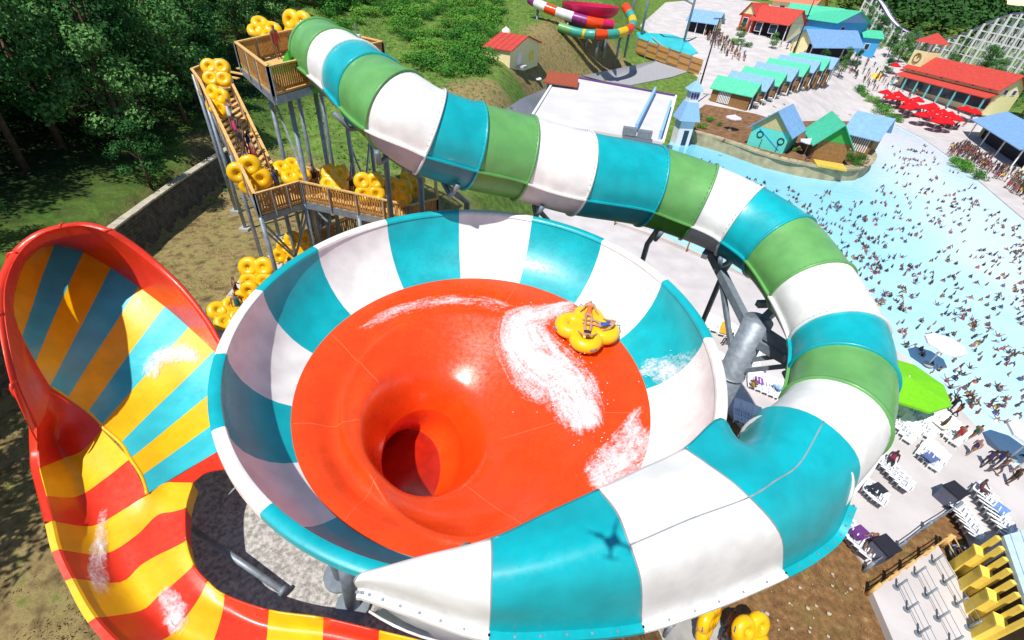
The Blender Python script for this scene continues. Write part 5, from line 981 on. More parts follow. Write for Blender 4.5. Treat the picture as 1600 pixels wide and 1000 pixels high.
# plaza shops
s1, _ = house('shop', 'red roofed shop with cream gable on the plaza', (67.36, 179.90, 11.65), (75.06, 170.21, 10.92), 9, 4.2, 3.4, CREAM, RR_, 'x', .8, CREAM, cat='shop', wins=((3, 2.2, 2.0, 2.2), (8, 2.2, 2.4, 2.2)), open_front=True)
house('shop', 'narrow shop with tall red gable front beside cream shop', (65.37, 184.56, 12.09), (68.23, 180.06, 11.71), 7, 4.6, 3.0, RR_, RR_, 'y', .6, CREAM, cat='shop', wins=((2.0, 2.4, 1.8, 2.2),))
house('shop', 'long coral roofed hall behind the plaza shops', (83.46, 208.96, 15.60), (93.94, 198.77, 14.95), 10, 5.0, 3.6, CREAM, mat('coral_roof', '#e07a60', .6), 'x', .8, YELW, cat='hall', wins=((4, 2.6, 1.8, 1.6), (8, 2.6, 1.8, 1.6)))
house('shop', 'blue shop with long green roof on the plaza', (81.05, 187.37, 13.10), (93.46, 179.85, 11.30), 6, 5.2, 2.0, BLUW, RG, 'x', .8, BLUW, cat='shop', wins=((3, 3.4, 2, 1.6), (7, 3.4, 2, 1.6), (11, 3.4, 2, 1.6)))
h1, _ = house('blue_house', 'tall bright blue house with green gable roof', (89.99, 172.31, 10.17), (106.76, 184.62, 9.22), 9, 7.0, 3.0, BLUW, RG, 'y', .9, PBLU, cat='house', wins=((5.0, 4.9, 2.0, 1.8), (2.0, 2.6, 1.6, 2.2), (8.2, 2.6, 1.6, 2.2)))
house('blue_house', 'low blue annex with green roof beside the tall blue house', (105.53, 181.84, 8.75), (111.35, 182.03, 7.71), 5, 5.0, 1.6, BLUW, RG, 'x', .6, PBLU, cat='house', wins=((2.2, 2.2, 1.4, 1.6),))
house('food_stand', 'food stand with blue roof and white porch posts before blue house', (77.33, 155.23, 8.76), (97.17, 166.98, 6.62), 7, 3.6, 3.2, CREAM, RB, 'x', .9, CREAM, cat='food stand', open_front=True)
house('food_stand', 'food stand with blue roof beside the turquoise pool', (46.96, 177.27, 10.61), (54.02, 172.53, 10.29), 6, 3.6, 2.4, CREAM, RB, 'x', .8, CREAM, cat='food stand', open_front=True)
# clock tower building
ct, W_ = house('clock_hall', 'long cream hall with red roofs and clock tower above red parasols', (106.92, 156.24, 4.12), (113.05, 129.95, 2.07), 7, 5.2, 2.8, CREAM, RR_, 'x', .9, CREAM, cat='hall', side_wins=((2.2, 4.2, 1.0, 1.0), (4.8, 4.2, 1.0, 1.0)))
mb = MB(); q = [(-.6, -3.0, 2.7), (W_ + .6, -3.0, 2.7), (W_ + .6, .1, 3.7), (-.6, .1, 3.7)]; mb.hexa(q + [(a, b, c + .16) for a, b, c in q]); mb.build('porch_roof', RR_, ct)
for k in range(8): mb = MB(); mb.box((W_ * k / 7, -2.7, .8), (.3, .3, 3.7)); mb.build('porch_post', mat('aqua_post', '#6fc0c0', .6), ct)
mb = MB(); mb.box((W_ / 2, -.1, 1.3), (W_ - 1, .12, 2.4)); mb.build('shopfront', GLASS, ct)
for k in range(6): mb = MB(); mb.box((2 + k * (W_ - 4) / 5, -.06, 4.5), (.9, .12, .8)); o = mb.build('window', WHW, ct); mb = MB(); mb.box((2 + k * (W_ - 4) / 5, -.14, 4.5), (.7, .08, .6)); mb.build('pane', PURP, o)
mb = MB(); mb.box((1.0, 2.4, 3.6), (4.4, 4.4, 11.2)); tw = mb.build('clock_tower', CREAM, ct)
for (x0, y0, nx, ny) in ((1.0, .1, 0, 1), (-1.3, 2.4, 1, 0)):
    mb = MB(); a = [(x0 + (1.1 * math.cos(b) if ny else 0), y0 + (1.1 * math.cos(b) if nx else 0), 7.4 + 1.1 * math.sin(b)) for b in np.linspace(0, 6.28, 20, endpoint=False)]; mb.tube(a, .16, 6, closed=True); mb.build('clock_ring', BRW, tw, True)
    mb = MB(); mb.beam((x0, y0, 7.4), (x0 + (.5 if ny else 0), y0 + (.5 if nx else 0), 7.9), .14, .14); mb.beam((x0, y0, 7.4), (x0, y0, 8.3), .14, .14); mb.build('clock_hands', BRW, tw)
for sx in (-1, 1):
    for sy in (-1, 1): mb = MB(); mb.box((1.0 + sx * 1.9, 2.4 + sy * 1.9, 10.2), (.45, .45, 2.2)); mb.build('belfry_post', WHW, tw)
mb = MB(); mb.hexa([(1 + a * 3.0, 2.4 + b * 3.0, 11.2) for a, b in ((-1, -1), (1, -1), (1, 1), (-1, 1))] + [(1 + a * .1, 2.4 + b * .1, 13.6) for a, b in ((-1, -1), (1, -1), (1, 1), (-1, 1))]); mb.build('tower_roof', RR_, tw)
br, W_ = house('snack_bar', 'snack bar with broad pale blue roof at the beach edge', (102.97, 118.81, 0.27), (94.98, 95.93, -0.00), 9, 3.6, 2.2, CREAM, RB, 'x', .9, CREAM, cat='snack bar', open_front=True)
# far colourful slides on the hill
fs = empty('far_bowl_slide', (11.10, 129.02, 11.06), 0, 'distant red and purple bowl slide on tall posts above the dirt', 'water slide'); f0 = Vector(fs.location)
mb = MB(); rows = []
for r, z in ((6.6, 5.2), (6.4, 4.0), (5.4, 3.2), (2.0, 2.4), (.6, 1.6)): rows.append([(r * math.cos(a), r * math.sin(a), z + 1.8) for a in np.linspace(0, 2 * math.pi, 37)])
mb.grid(rows); solidify(mb.build('bowl_shell', mat('magenta_fibreglass', '#c51b52', .35), fs, True), .15, 0)
def far_tube(pts, cols_, r, par):
    pa = crom(pts, 6); n = len(cols_); m_ = len(pa) - 1
    for k in range(n):
        i0, i1 = round(m_ * k / n), round(m_ * (k + 1) / n); mb = MB(); mb.tube(pa[i0:i1 + 1], r, 12, caps=False); mb.build('tube_section', cols_[k], par, True)
MG, PU, OR, YE, TE, WH = mat('magenta_fibreglass', '#c51b52'), fibre('purple_fibreglass', '#8a2a78'), ORANGE, YELLOW, fibre('sea_green_fibreglass', '#3f9f8c'), WHITE
far_tube([(-14, -2, 7), (-11, -4, 6), (-6, -5.5, 5), (0, -7, 4.2), (5, -6.5, 4)], [PU, WH, OR, WH, PU, OR, MG], 1.0, fs)
far_tube([(-7, -8, 2.8), (-3, -9, 2.2), (1, -9, 2.0)], [GREEN, TE, YE], .9, fs)
far_tube([(8.5, 4, 7), (10, 0, 5), (9.5, -4, 3.6), (6, -8, 2.6), (1, -10, 2.2), (-2.5, -8.5, 2.0)], [OR, TE, YE, TE, OR, YE, TE, OR, TE, YE], .95, fs)
for x0, y0, h in ((-12, -3, 5.5), (-5, -6, 4.4), (4, -7, 3.4), (9.5, -3, 3.6), (2, -9.6, 1.6), (7, -7.4, 2.0), (0, -3, 2), (5, 4, 3), (-5, 4, 3)): mb = MB(); mb.tube([(x0, y0, -2.5), (x0, y0, h)], .28, 8); mb.build('post', DSTEEL, fs, True)
gf = empty('slide_gantry', (26.15, 159.50, 11.53), 0, 'tall blue grey steel gantry posts behind the distant slides', 'gantry')
for x0, h in ((0, 14), (4, 12), (17, 16), (-9, 11)): mb = MB(); mb.tube([(x0, 3, -2), (x0, 3, h)], .35, 8); mb.build('post', DSTEEL, gf, True)
for a, b in (((0, 3, 9), (17, 3, 12)), ((4, 3, 11), (17, 3, 7)), ((-9, 3, 9), (0, 3, 11))): mb = MB(); mb.beam(a, b, .4, .4); mb.build('truss', DSTEEL, gf)
tp = [(28.70, 162.03, 10.35), (41.35, 171.24, 9.74), (44.70, 166.06, 9.24), (45.25, 152.67, 7.71), (42.45, 149.64, 7.26), (36.76, 156.01, 7.83), (29.18, 156.20, 8.47)]
tag(sheet('splash_pool_water', tp, lambda x, y: terrain(x, y) + .35, mat('turquoise_pool', '#2fc4c8', .15, .5, .1, .4), 3.0, thick=.6), kind='structure')
fn = empty('plank_fence', (26.68, 147.48, 7.18), 0, 'tall brown plank fence in front of the turquoise pool', 'fence'); a, b = Vector((26.68, 147.48, 7.18)), Vector((41.20, 132.77, 5.28)); o0 = Vector(fn.location)
for k in range(6):
    p, q = a.lerp(b, k / 6) - o0, a.lerp(b, (k + 1) / 6) - o0
    for j in range(7): mb = MB(); z = .25 + j * .5; mb.beam(p + Vector((0, 0, z)), q + Vector((0, 0, z)), .1, .46); mb.build('plank', TIMBER if (j + k) % 3 else TIMBERD, fn)
    mb = MB(); mb.box(p + Vector((.0, -.15, 1.6)), (.2, .2, 4.4)); mb.build('post', DSTEEL, fn)
# roller coaster
rc = empty('roller_coaster', (130.17, 182.44, 8.29), 0, 'white timber roller coaster with lattice bents on the wooded hill', 'roller coaster'); o0 = Vector(rc.location)
CB = crom([(124.87, 224.18, 15.63), (127.53, 219.47, 13.94), (127.44, 207.48, 11.24), (128.20, 198.50, 9.76), (129.25, 190.23, 9.00), (130.17, 182.44, 8.29), (132.30, 177.37, 7.95), (133.86, 171.78, 7.53), (135.73, 167.13, 7.24), (137.48, 162.65, 6.96), (139.13, 158.35, 6.69), (140.29, 152.47, 6.26), (141.03, 143.18, 5.52)], 12); CH = [float(v[0]) for v in crom([(q,) for q in (9, 8.5, 6.5, 5.5, 5.5, 6.0, 8.5, 13.0, 16, 16.5, 15.0, 12.5, 10)], 12)]
sd_ = np.cumsum([0] + [float(np.linalg.norm(b - a)) for a, b in zip(CB[:-1], CB[1:])]); WP = mat('white_timber', '#dcdcda', .7, .2, .06); TRK = mat('purple_track', '#6a5a9a', .6); rails = [[], []]; prevb = None
for s in np.arange(0, sd_[-1], 2.6):
    p = Vector([float(np.interp(s, sd_, [c[k] for c in CB])) for k in range(3)]) - o0; h = float(np.interp(s, sd_, CH)); i = int(np.searchsorted(sd_, s)); i = min(max(i, 1), len(CB) - 1); d = Vector(CB[i] - CB[i - 1]); d.z = 0; d.normalize(); n_ = Vector((-d.y, d.x, 0)); mb = MB()
    zb = p.z - 2; A, B = p + n_ * 1.4, p - n_ * 1.4
    mb.beam((A.x + n_.x * .6, A.y + n_.y * .6, zb), (A.x, A.y, p.z + h), .42, .42); mb.beam((B.x - n_.x * .6, B.y - n_.y * .6, zb), (B.x, B.y, p.z + h), .42, .42)
    for z in np.arange(2.2, h + .1, 2.2): mb.beam((A.x, A.y, p.z + z), (B.x, B.y, p.z + z), .22, .22)
    mb.beam((A.x, A.y, p.z), (B.x, B.y, p.z + h), .18, .18); mb.build('bent', WP, rc)
    if prevb:
        mb = MB(); pA_, pB_, pp, phh = prevb
        for (u, v) in ((pA_, A), (pB_, B)):
            for z in np.arange(2.2, min(h, phh) + .1, 2.2): mb.beam((u.x, u.y, pp.z + z), (v.x, v.y, p.z + z), .16, .2)
            mb.beam((u.x, u.y, pp.z + .3), (v.x, v.y, p.z + h), .14, .14)
        mb.build('ledger_bay', WP, rc)
    prevb = (A, B, p, h); rails[0].append(A.lerp(B, .2) + Vector((0, 0, h + .25))); rails[1].append(B.lerp(A, .2) + Vector((0, 0, h + .25)))
for r_ in rails: mb = MB(); mb.tube(r_, .13, 6); mb.build('rail', TRK, rc)
mb = MB(); mb.grid([[a + Vector((0, 0, -.15)), b + Vector((0, 0, -.15))] for a, b in zip(*rails)]); mb.build('track_bed', WP, rc)

# ------------------------------------------------------------------ street furniture
for p, h, lb in (((35.61, 112.00, 2.70), 16, 'tall dark lamp post beside the first green cabana'), ((73.68, 157.37, 9.45), 13, 'tall dark lamp post on the plaza before blue shop')):
    e = empty('lamp_post', p, 0, lb, 'lamp post'); mb = MB(); mb.tube([(0, 0, -.5), (0, 0, h)], [.22, .12], 8); mb.build('pole', DKW, e, True); mb = MB(); mb.beam((-.8, 0, h), (.8, 0, h), .14, .14); o = mb.build('cross_arm', DKW, e)
    for s in (-.8, .8): mb = MB(); mb.box((s, 0, h - .1), (.7, .4, .25)); mb.build('lamp_head', DSTEEL, o)
def umbrella_proto(m, r=1.5, h=2.5, n=8, drop=.55):
    e = empty('parasol', (0, 0, 0)); mb = MB(); v = [(0, 0, h + drop)] + [(r * math.cos(2 * math.pi * k / n), r * math.sin(2 * math.pi * k / n), h) for k in range(n)] + [(r * 1.0 * math.cos(2 * math.pi * k / n), r * math.sin(2 * math.pi * k / n), h - .18) for k in range(n)]
    mb.add(v, [(0, 1 + k, 1 + (k + 1) % n) for k in range(n)] + [(1 + k, 1 + n + k, 1 + n + (k + 1) % n, 1 + (k + 1) % n) for k in range(n)]); mb.build('canopy', m, e); mb = MB(); mb.tube([(0, 0, -.3), (0, 0, h + drop + .1)], .05, 6); mb.build('pole', WHW, e); mb = MB(); mb.tube([(0, 0, 0), (0, 0, .12)], .4, 10); mb.build('base', CONCG, e); return e
UR = umbrella_proto(mat('red_canvas', '#c8141c', .7, .2, .08), 1.8, 2.4, 8, .95); first = True
for p in ((110.41, 167.69, 5.49), (111.20, 162.60, 5.04), (94.34, 141.26, 1.78), (93.68, 137.29, 1.34), (96.68, 139.92, 1.81), (96.14, 136.02, 1.39), (99.41, 135.74, 1.59), (93.74, 129.93, 0.63), (96.18, 130.96, 0.90), (100.57, 131.20, 1.24), (99.31, 127.62, 0.81), (94.54, 124.84, 0.19), (96.57, 124.95, 0.35), (97.78, 123.36, 0.29), (101.24, 125.17, 0.72), (101.11, 122.69, 0.48), (107.39, 129.29, 1.57), (108.33, 127.59, 1.48), (97.92, 120.55, 0.04), (95.76, 120.50, -0.00), (98.27, 130.19, 0.97), (96.20, 132.77, 1.07), (100.38, 126.82, 0.81)):
    e = UR if first else copy_tree(UR); first = False; e.location = p; e.rotation_euler.z = rnd.uniform(0, 1); k = ' beside the fountain' if p[1] > 165 else ''
    tag(e, 'red canvas parasol beside the clock hall porch' if p[1] > 150 else 'red canvas parasol in the cluster below the clock hall', 'parasol', 'red parasols')
    t = empty('cafe_table', p, 0, 'white cafe table shaded by a red canvas parasol', 'table', 'cafe tables'); t.location.x += .3; mb = MB(); mb.tube([(0, 0, .7), (0, 0, .76)], .6, 10); mb.build('table_top', CHAIRW, t); mb = MB(); mb.tube([(0, 0, 0), (0, 0, .7)], .06, 6); mb.build('stem', CHAIRW, t)
for p, m, r, h, lb in (((38.61, 95.85, 2.00), mat('lilac_canvas', '#d8d2ea', .7), 1.5, 2.3, 'lilac white parasol by the mulch bed near the kiosk mural'), ((47.81, 83.81, 2.00), mat('lilac_canvas', '#d8d2ea'), 1.6, 2.3, 'white parasol beside the green kiosk deck'), ((36.25, 31.21, 0.10), mat('white_canvas', '#e4e2ea', .7), 1.5, 2.4, 'white lifeguard parasol at the pool edge by green parasol'), ((35.79, 21.68, 0.10), mat('white_canvas', '#e4e2ea'), 1.5, 2.4, 'white lifeguard parasol further along the pool edge'), ((29.15, 25.58, 3.10)[:2] + (.1,), mat('lime_canvas', '#74c41e', .7, .2, .05), 2.9, 2.7, 'huge lime green parasol shading loungers beside the tube slide')):
    e = umbrella_proto(m, r, h, 8, .5 if r < 3 else 1.0); e.location = p; tag(e, lb, 'parasol')
def chair_proto():
    e = empty('lounge_chair', (0, 0, 0)); mb = MB(); mb.box((0, .1, .34), (.62, 1.25, .05)); s = mb.build('seat', CHAIRS, e); mb = MB()
    for x in (-.31, .31): mb.box((x, .1, .34), (.06, 1.3, .09))
    for y in (-.5, -.1, .3): mb.box((0, y, .37), (.6, .05, .02))
    mb.build('seat_frame', CHAIRW, s); mb = MB(); mb.hexa([(-.33, .70, .34), (.33, .70, .34), (.33, 1.30, .78), (-.33, 1.30, .78), (-.33, .70, .40), (.33, .70, .40), (.33, 1.27, .85), (-.33, 1.27, .85)]); mb.build('backrest', CHAIRW, e)
    for x in (-.28, .28):
        for y in (-.45, .65): mb = MB(); mb.box((x, y, .17), (.07, .07, .34)); mb.build('leg', CHAIRW, e)
    for x in (-.36, .36): mb = MB(); mb.box((x, .5, .55), (.06, .5, .05)); mb.build('armrest', CHAIRW, e)
    return e
CH0 = chair_proto(); cf = [True]
def chair(p, rz, label, group, sc=.98):
    e = CH0 if cf[0] else copy_tree(CH0); cf[0] = False; e.location = (p[0], p[1], p[2] + .07); e.rotation_euler = (0, 0, rz); e.scale = (sc,) * 3; tag(e, label, 'lounge chair', group); return e
def row(p0, p1, n, rz, label, group, sc=.98):
    n = n + 1
    for i in range(n): p = Vector(p0).lerp(Vector(p1), i / max(1, n - 1)); chair(p, rz + rnd.uniform(-.06, .06), label, group, sc)
row((17.55, 33.60, 0.00), (20.76, 31.09, 0.00), 6, -.3, 'white lounge chair in the row just past the bowl rim', 'loungers past the bowl rim')
row((16.45, 28.41, 0.00), (17.48, 27.65, 0.00), 3, -.3, 'white lounge chair half hidden by the bowl rim', 'loungers hidden by bowl')
row((19.14, 26.45, 0.00), (21.58, 25.03, 0.00), 6, -.3, 'white lounge chair right of the stout grey column', 'loungers by grey column')
row((16.87, 22.89, 0.00), (18.83, 21.92, 0.00), 5, -.3, 'white lounge chair seen through the notch beside bowl cover', 'loungers at the notch')
row((29.04, 24.38, 0.00), (28.92, 22.32, 0.00), 4, -.9, 'white lounge chair at the edge of green parasol shade', 'loungers by green parasol'); row((29.14, 21.15, 0.00), (29.32, 20.14, 0.00), 3, -.9, 'white lounge chair next to the shade edge with towels', 'loungers with towels')
row((25.90, 20.27, 0.00), (26.38, 18.48, 0.00), 5, 2.3, 'white lounge chair in the shaded double row on the deck', 'shaded double row'); row((23.76, 17.97, 0.00), (24.05, 17.33, 0.00), 3, 2.3, 'white lounge chair in the short row nearest the tube', 'short row near tube'); row((20.80, 15.25, 0.00), (21.39, 13.94, 0.00), 4, 2.3, 'white lounge chair along the deck edge above brown soil', 'deck edge loungers')
row((31.89, 25.36, 0.00), (32.36, 22.50, 0.00), 7, -.9, 'white lounge chair in the long row facing the wave pool', 'long row facing pool'); row((28.90, 17.31, -0.00), (28.74, 15.64, 0.00), 5, 2.2, 'white lounge chair along path beside the fenced soil', 'loungers by fenced soil'); row((31.37, 18.00, 0.00), (30.83, 15.84, 0.00), 6, 2.2, 'white lounge chair in the row above the yellow building', 'loungers above yellow building')
for i in range(12): p = Vector((48.87, 111.90, 3.25)).lerp(Vector((76.33, 140.43, 4.82)), i / 11); chair(p, 2.6, 'white lounge chair set out before the cabana row', 'cabana loungers', 1.6)
row((30.71, 25.53, 0.00), (30.75, 22.87, 0.00), 5, -.9, 'white lounge chair in the second row facing the wave pool', 'second row facing pool'); row((31.34, 18.63, 0.00), (30.83, 16.66, 0.00), 5, 2.2, 'white lounge chair in the inner row above yellow shelter', 'inner row above shelter'); row((19.49, 29.29, 0.00), (20.27, 28.78, 0.00), 2, -.3, 'white lounge chair just behind the stout grey column', 'loungers behind column')
for k, (p, h_, nm) in enumerate((((19.77, 26.81, 0.00), '#7a4a9a', 'purple'), ((21.31, 26.19, 0.00), '#8fb0e0', 'pale blue'), ((18.80, 32.70, 0.00), '#d8a030', 'gold'), ((29.21, 20.64, 0.00), '#5a6a98', 'slate blue'), ((23.92, 17.67, -0.00), '#30343c', 'black'), ((21.14, 14.59, 0.00), '#6a3a7a', 'violet'), ((31.18, 17.11, 0.00), '#6f93c8', 'grey blue'), ((32.18, 23.74, 0.00), '#e0d8c0', 'cream'))):
    mb = MB(); mb.grid([[(x, y, .47 + .03 * math.sin(3 * x + 5 * y + k) + max(0, y - .35) * .55) for x in np.linspace(-.36, .36, 6)] for y in np.linspace(-.5, .9, 8)]); o = mb.build('towel', mat('towel_' + nm.replace(' ', '_'), h_, .9, .1, .12, 5), None, True, (p[0], p[1], .1), -.4 if p[0] < 20 else 2.0); solidify(o, .02, 1); tag(o, '%s towel draped over a white lounge chair' % nm, 'towel')
for p, lb in (((28.44, 17.70, -0.00), 'dark slate bin cabinet at corner of the fenced deck'), ((21.72, 13.61, -0.00), 'dark slate bin cabinet at the deck edge near brown soil')):
    e = empty('bin_cabinet', p, .4, lb, 'bin'); mb = MB(); mb.box((0, 0, .6), (1.0, .9, 1.2)); mb.build('cabinet', mat('slate_plastic', '#55586a', .5), e); mb = MB(); mb.box((0, 0, 1.25), (1.1, 1.0, .1)); mb.build('lid', DKW, e); mb = MB(); mb.box((0, -.46, .8), (.5, .04, .3)); mb.build('flap', DKW, e)
def rope_fence(name, label, pts, post_m, h=1.1, rope_m=None, sp=2.2, lines=3):
    o0 = Vector(pts[0]); e = empty(name, o0, 0, label, 'fence'); prev = None
    for a, b in zip(pts[:-1], pts[1:]):
        a, b = Vector(a) - o0, Vector(b) - o0; n = max(1, round((b - a).length / sp))
        for i in range(n):
            p, q = a.lerp(b, i / n), a.lerp(b, (i + 1) / n); mb = MB(); mb.tube([p + Vector((0, 0, -.4)), p + Vector((0, 0, h))], .09, 7); mb.build('post', post_m, e, True)
            for k in range(lines): z = h * (k + 1) / lines - .08; mb = MB(); mb.tube([p + Vector((0, 0, z)), p.lerp(q, .5) + Vector((0, 0, z - .08)), q + Vector((0, 0, z))], .03, 5); mb.build('rope', rope_m or TIMBERL, e)
    mb = MB(); p = Vector(pts[-1]) - o0; mb.tube([p + Vector((0, 0, -.4)), p + Vector((0, 0, h))], .09, 7); mb.build('post', post_m, e, True); return e
rope_fence('rope_fence', 'timber post and rope fence along the deck behind the bowl', [(11.51, 52.96, 0.00), (15.84, 50.48, 0.00), (19.18, 47.73, 0.00), (22.55, 44.70, 0.00), (25.24, 42.36, 0.00)], TIMBERD, 1.5, None, 4.0)
rope_fence('rope_fence', 'post and rope rail along corner of the sunlit deck above soil', [(20.62, 12.68, -0.00), (23.26, 14.12, 0.00), (25.62, 15.49, -0.00), (28.45, 17.00, 0.00)], DSTEEL, 1.0, STEEL, 2.4, 2)
# queue platform with rope lanes, bottom right
QP = [(20.16, 11.49, 0.40), (25.61, 14.37, 0.40), (25.22, 8.60, 0.40), (19.74, 7.20, 0.40)]; qo = Vector(QP[0]); qp = empty('queue_platform', qo, 0, 'pale queue platform with rope lanes on brown soil', 'platform'); mb = MB(); v = [(p[0] - qo.x, p[1] - qo.y, -.9) for p in QP] + [(p[0] - qo.x, p[1] - qo.y, 0.0) for p in QP]; mb.add(v, [(3, 2, 1, 0), (4, 5, 6, 7), (0, 1, 5, 4), (1, 2, 6, 5), (2, 3, 7, 6), (3, 0, 4, 7)]); mb.build('floor_slab', CONC, qp)
ax, ay = (Vector(QP[1]) - qo), (Vector(QP[3]) - qo)
for i in range(1, 4):
    pv = None
    for j in range(1, 5):
        p = ax * (i / 3.7) + ay * ((j - .5) / 4) + Vector((0, 0, 0)); mb = MB(); mb.tube([p, p + Vector((0, 0, 1.0))], .05, 7); o = mb.build('stanchion', STEEL, qp, True); mb = MB(); mb.tube([p + Vector((0, 0, .01)), p + Vector((0, 0, .06))], .16, 10); mb.build('stanchion_base', DSTEEL, o)
        if pv is not None:
            for z in (.55, .95): mb = MB(); mb.tube([pv + Vector((0, 0, z)), p + Vector((0, 0, z))], .016, 5); mb.build('rope', STEEL, o)
        pv = p
rope_fence('pipe_rail', 'timber rail on the upper edge of the queue platform', [(20.11, 11.44, 0.20), (22.74, 12.85, 0.20), (25.96, 14.58, 0.20)], TIMBERL, 1.1, TIMBERL, 1.6, 2); rope_fence('pipe_rail', 'timber rail down the pool side of the queue platform', [(26.17, 14.57, 0.10), (26.12, 13.04, 0.10), (26.03, 11.02, 0.10), (25.93, 9.53, 0.10)], TIMBERL, 1.1, TIMBERL, 2.0, 2)
sp_ = empty('cable_spool', (26.88, 13.79, 0.20), 0, 'coil of pipe lying on soil beside the queue platform', 'coil')
for r_ in (.75, .62): mb = MB(); mb.tube([(r_ * math.cos(a), r_ * math.sin(a), .1 + (.75 - r_)) for a in np.linspace(0, 6.28, 24, endpoint=False)], .07, 7, closed=True); mb.build('loop', DSTEEL, sp_, True)
# yellow ride building, lower right
yb = empty('ride_shelter', (27.02, 12.01, 0.00), 0, 'yellow framed ride shelter with pale blue slab roof', 'shelter'); o0 = Vector(yb.location)
def YL(p, z): return (p[0] - o0.x, p[1] - o0.y, z)
ya, yb_, yc, yd = (26.44, 13.47, 3.20), (31.00, 14.94, 3.20), (27.68, 9.24, 3.20), (24.44, 9.09, 3.20); mb = MB(); mb.hexa([YL(p, 3.2) for p in (yd, yc, yb_, ya)] + [YL(p, 3.45) for p in (yd, yc, yb_, ya)]); rs_ = mb.build('roof_slab', mat('pale_roof', '#b9d0e0', .5), yb)
for t in np.linspace(.1, .9, 6): mb = MB(); mb.beam(YL(Vector(ya).lerp(Vector(yb_), t), 3.48), YL(Vector(yd).lerp(Vector(yc), t), 3.48), .08, .06); mb.build('roof_rib', mat('pale_roof', '#b9d0e0'), rs_)
out_ = (Vector(yd) - Vector(ya)).normalized(); out_ = Vector((out_.y, -out_.x, 0)); out_ = out_ if out_.dot(Vector(yb_) - Vector(ya)) < 0 else -out_
for k in range(4):
    p, q = Vector(ya).lerp(Vector(yd), .02 + k * .26), Vector(ya).lerp(Vector(yd), .15 + k * .26)
    for e_ in (p, q): mb = MB(); mb.box(YL(e_ + out_ * .15, 1.5), (.2, .2, 3.6)); mb.build('post', YELW, yb)
    mb = MB(); mb.beam(YL(p + out_ * .35, 1.1), YL(q + out_ * .35, 1.1), .4, 2.0); o = mb.build('booth', YELW, yb); mb = MB(); mb.beam(YL(p + out_ * .35, 2.14), YL(q + out_ * .35, 2.14), .5, .1); mb.build('booth_top', YELW, o)
mb = MB(); mb.beam(YL(Vector(ya) - out_ * 2.2, 1.2), YL(Vector(yd) - out_ * 2.2, 1.2), 3.0, 3.0); mb.build('inner_wall', mat('olive_wall', '#5a4c3a', .8), yb)
# foot of the return path with a raft, bottom centre
for p, rt, lb in (((11.61, 8.20, 2.40), (55, 10, 20), 'yellow clover raft carried on the return path below cover'), ((10.09, 8.92, 2.00), (75, 0, 50), 'yellow clover raft half hidden under the bowl cover edge')): raft(p, tuple(R(a) for a in rt), lb, None, 1.1)
for p, pose, hue, lb in (((11.23, 8.50, 1.60), 'carry', 3, 'guest in charcoal beside the return path raft'), ((12.66, 8.24, 1.60), 'walk', 0, 'guest in navy walking the return path'), ((11.75, 9.21, 1.60), 'stand', 13, 'guest with dark hair above the return path raft')): person(pose, (p[0], p[1], float(terrain(p[0], p[1])) + .15), 1.0, lb, None, hue)
rope_fence('pipe_rail', 'grey rail beside the return path', [(8.19, 8.06, 1.80), (9.40, 8.88, 1.80), (10.56, 9.30, 1.80)], STEEL, 1.0, STEEL, 1.5, 2)
# monument on the plaza and planted beds
mo = empty('mast_monument', (103.56, 162.94, 4.67), 0, 'white ship mast monument with yellow base on the plaza', 'monument'); mb = MB(); mb.tube([(0, 0, -.4), (0, 0, 1.2)], [1.6, 1.2], 12); mb.build('plinth', YELW, mo); mb = MB(); mb.tube([(0, 0, 1), (0, 0, 7)], [.2, .05], 8); mb.build('mast', WHW, mo); mb = MB(); mb.add([(0, 0, 2), (1.3, .3, 2), (0, 0, 6), (0, .15, 2), (1.3, .45, 2), (0, .15, 6)], [(0, 1, 2), (5, 4, 3), (0, 3, 4, 1), (1, 4, 5, 2)]); mb.build('sail', CHAIRW, mo)
for p, s, lb in (((61.32, 169.41, 10.22), .5, 'small round tree in the planted bed before the shops'), ((85.78, 151.48, 5.19), .55, 'dark round tree right of the cabana row'), ((76.27, 144.72, 6.21), .5, 'small tree close behind the last cabana'), ((129.92, 153.90, 5.57), .8, 'dark tree behind the clock hall roof'), ((131.37, 161.17, 6.35), .8, 'dark tree before the coaster hump'), ((118.25, 179.40, 7.18), .8, 'green tree left of the clock tower'), ((119.52, 172.37, 6.57), .75, 'green tree close beside the clock tower'), ((118.82, 186.68, 8.04), .8, 'green tree between coaster dip and plaza'), ((125.92, 140.28, 4.02), .7, 'green tree above the snack bar roof'), ((122.76, 130.70, 2.92), .75, 'green tree at the far side of snack bar'), ((117.70, 196.64, 10.12), .8, 'green tree behind the blue annex'), ((117.84, 205.45, 12.31), .8, 'dark tree between blue house and coaster'), ((134.33, 148.39, 5.42), .9, 'dark tree under the falling coaster track'), ((122.88, 183.48, 7.90), .8, 'leafy tree under the coaster dip')): tree(p[0], p[1], s, lb)
for p, s, lb in (((69.04, 162.10, 9.74), .4, 'small plaza tree before the red roofed shop'), ((95.21, 162.39, 5.80), .45, 'small plaza tree before the food stand porch'), ((106.43, 164.77, 4.94), .45, 'small tree beside the mast monument'), ((121.90, 136.72, 3.38), .6, 'tree right of the clock hall end wall'), ((132.44, 186.44, 8.84), .7, 'tree under coaster track behind clock tower'), ((132.59, 174.52, 7.70), .7, 'tree at the foot of coaster climb')): tree(p[0], p[1], s, lb)
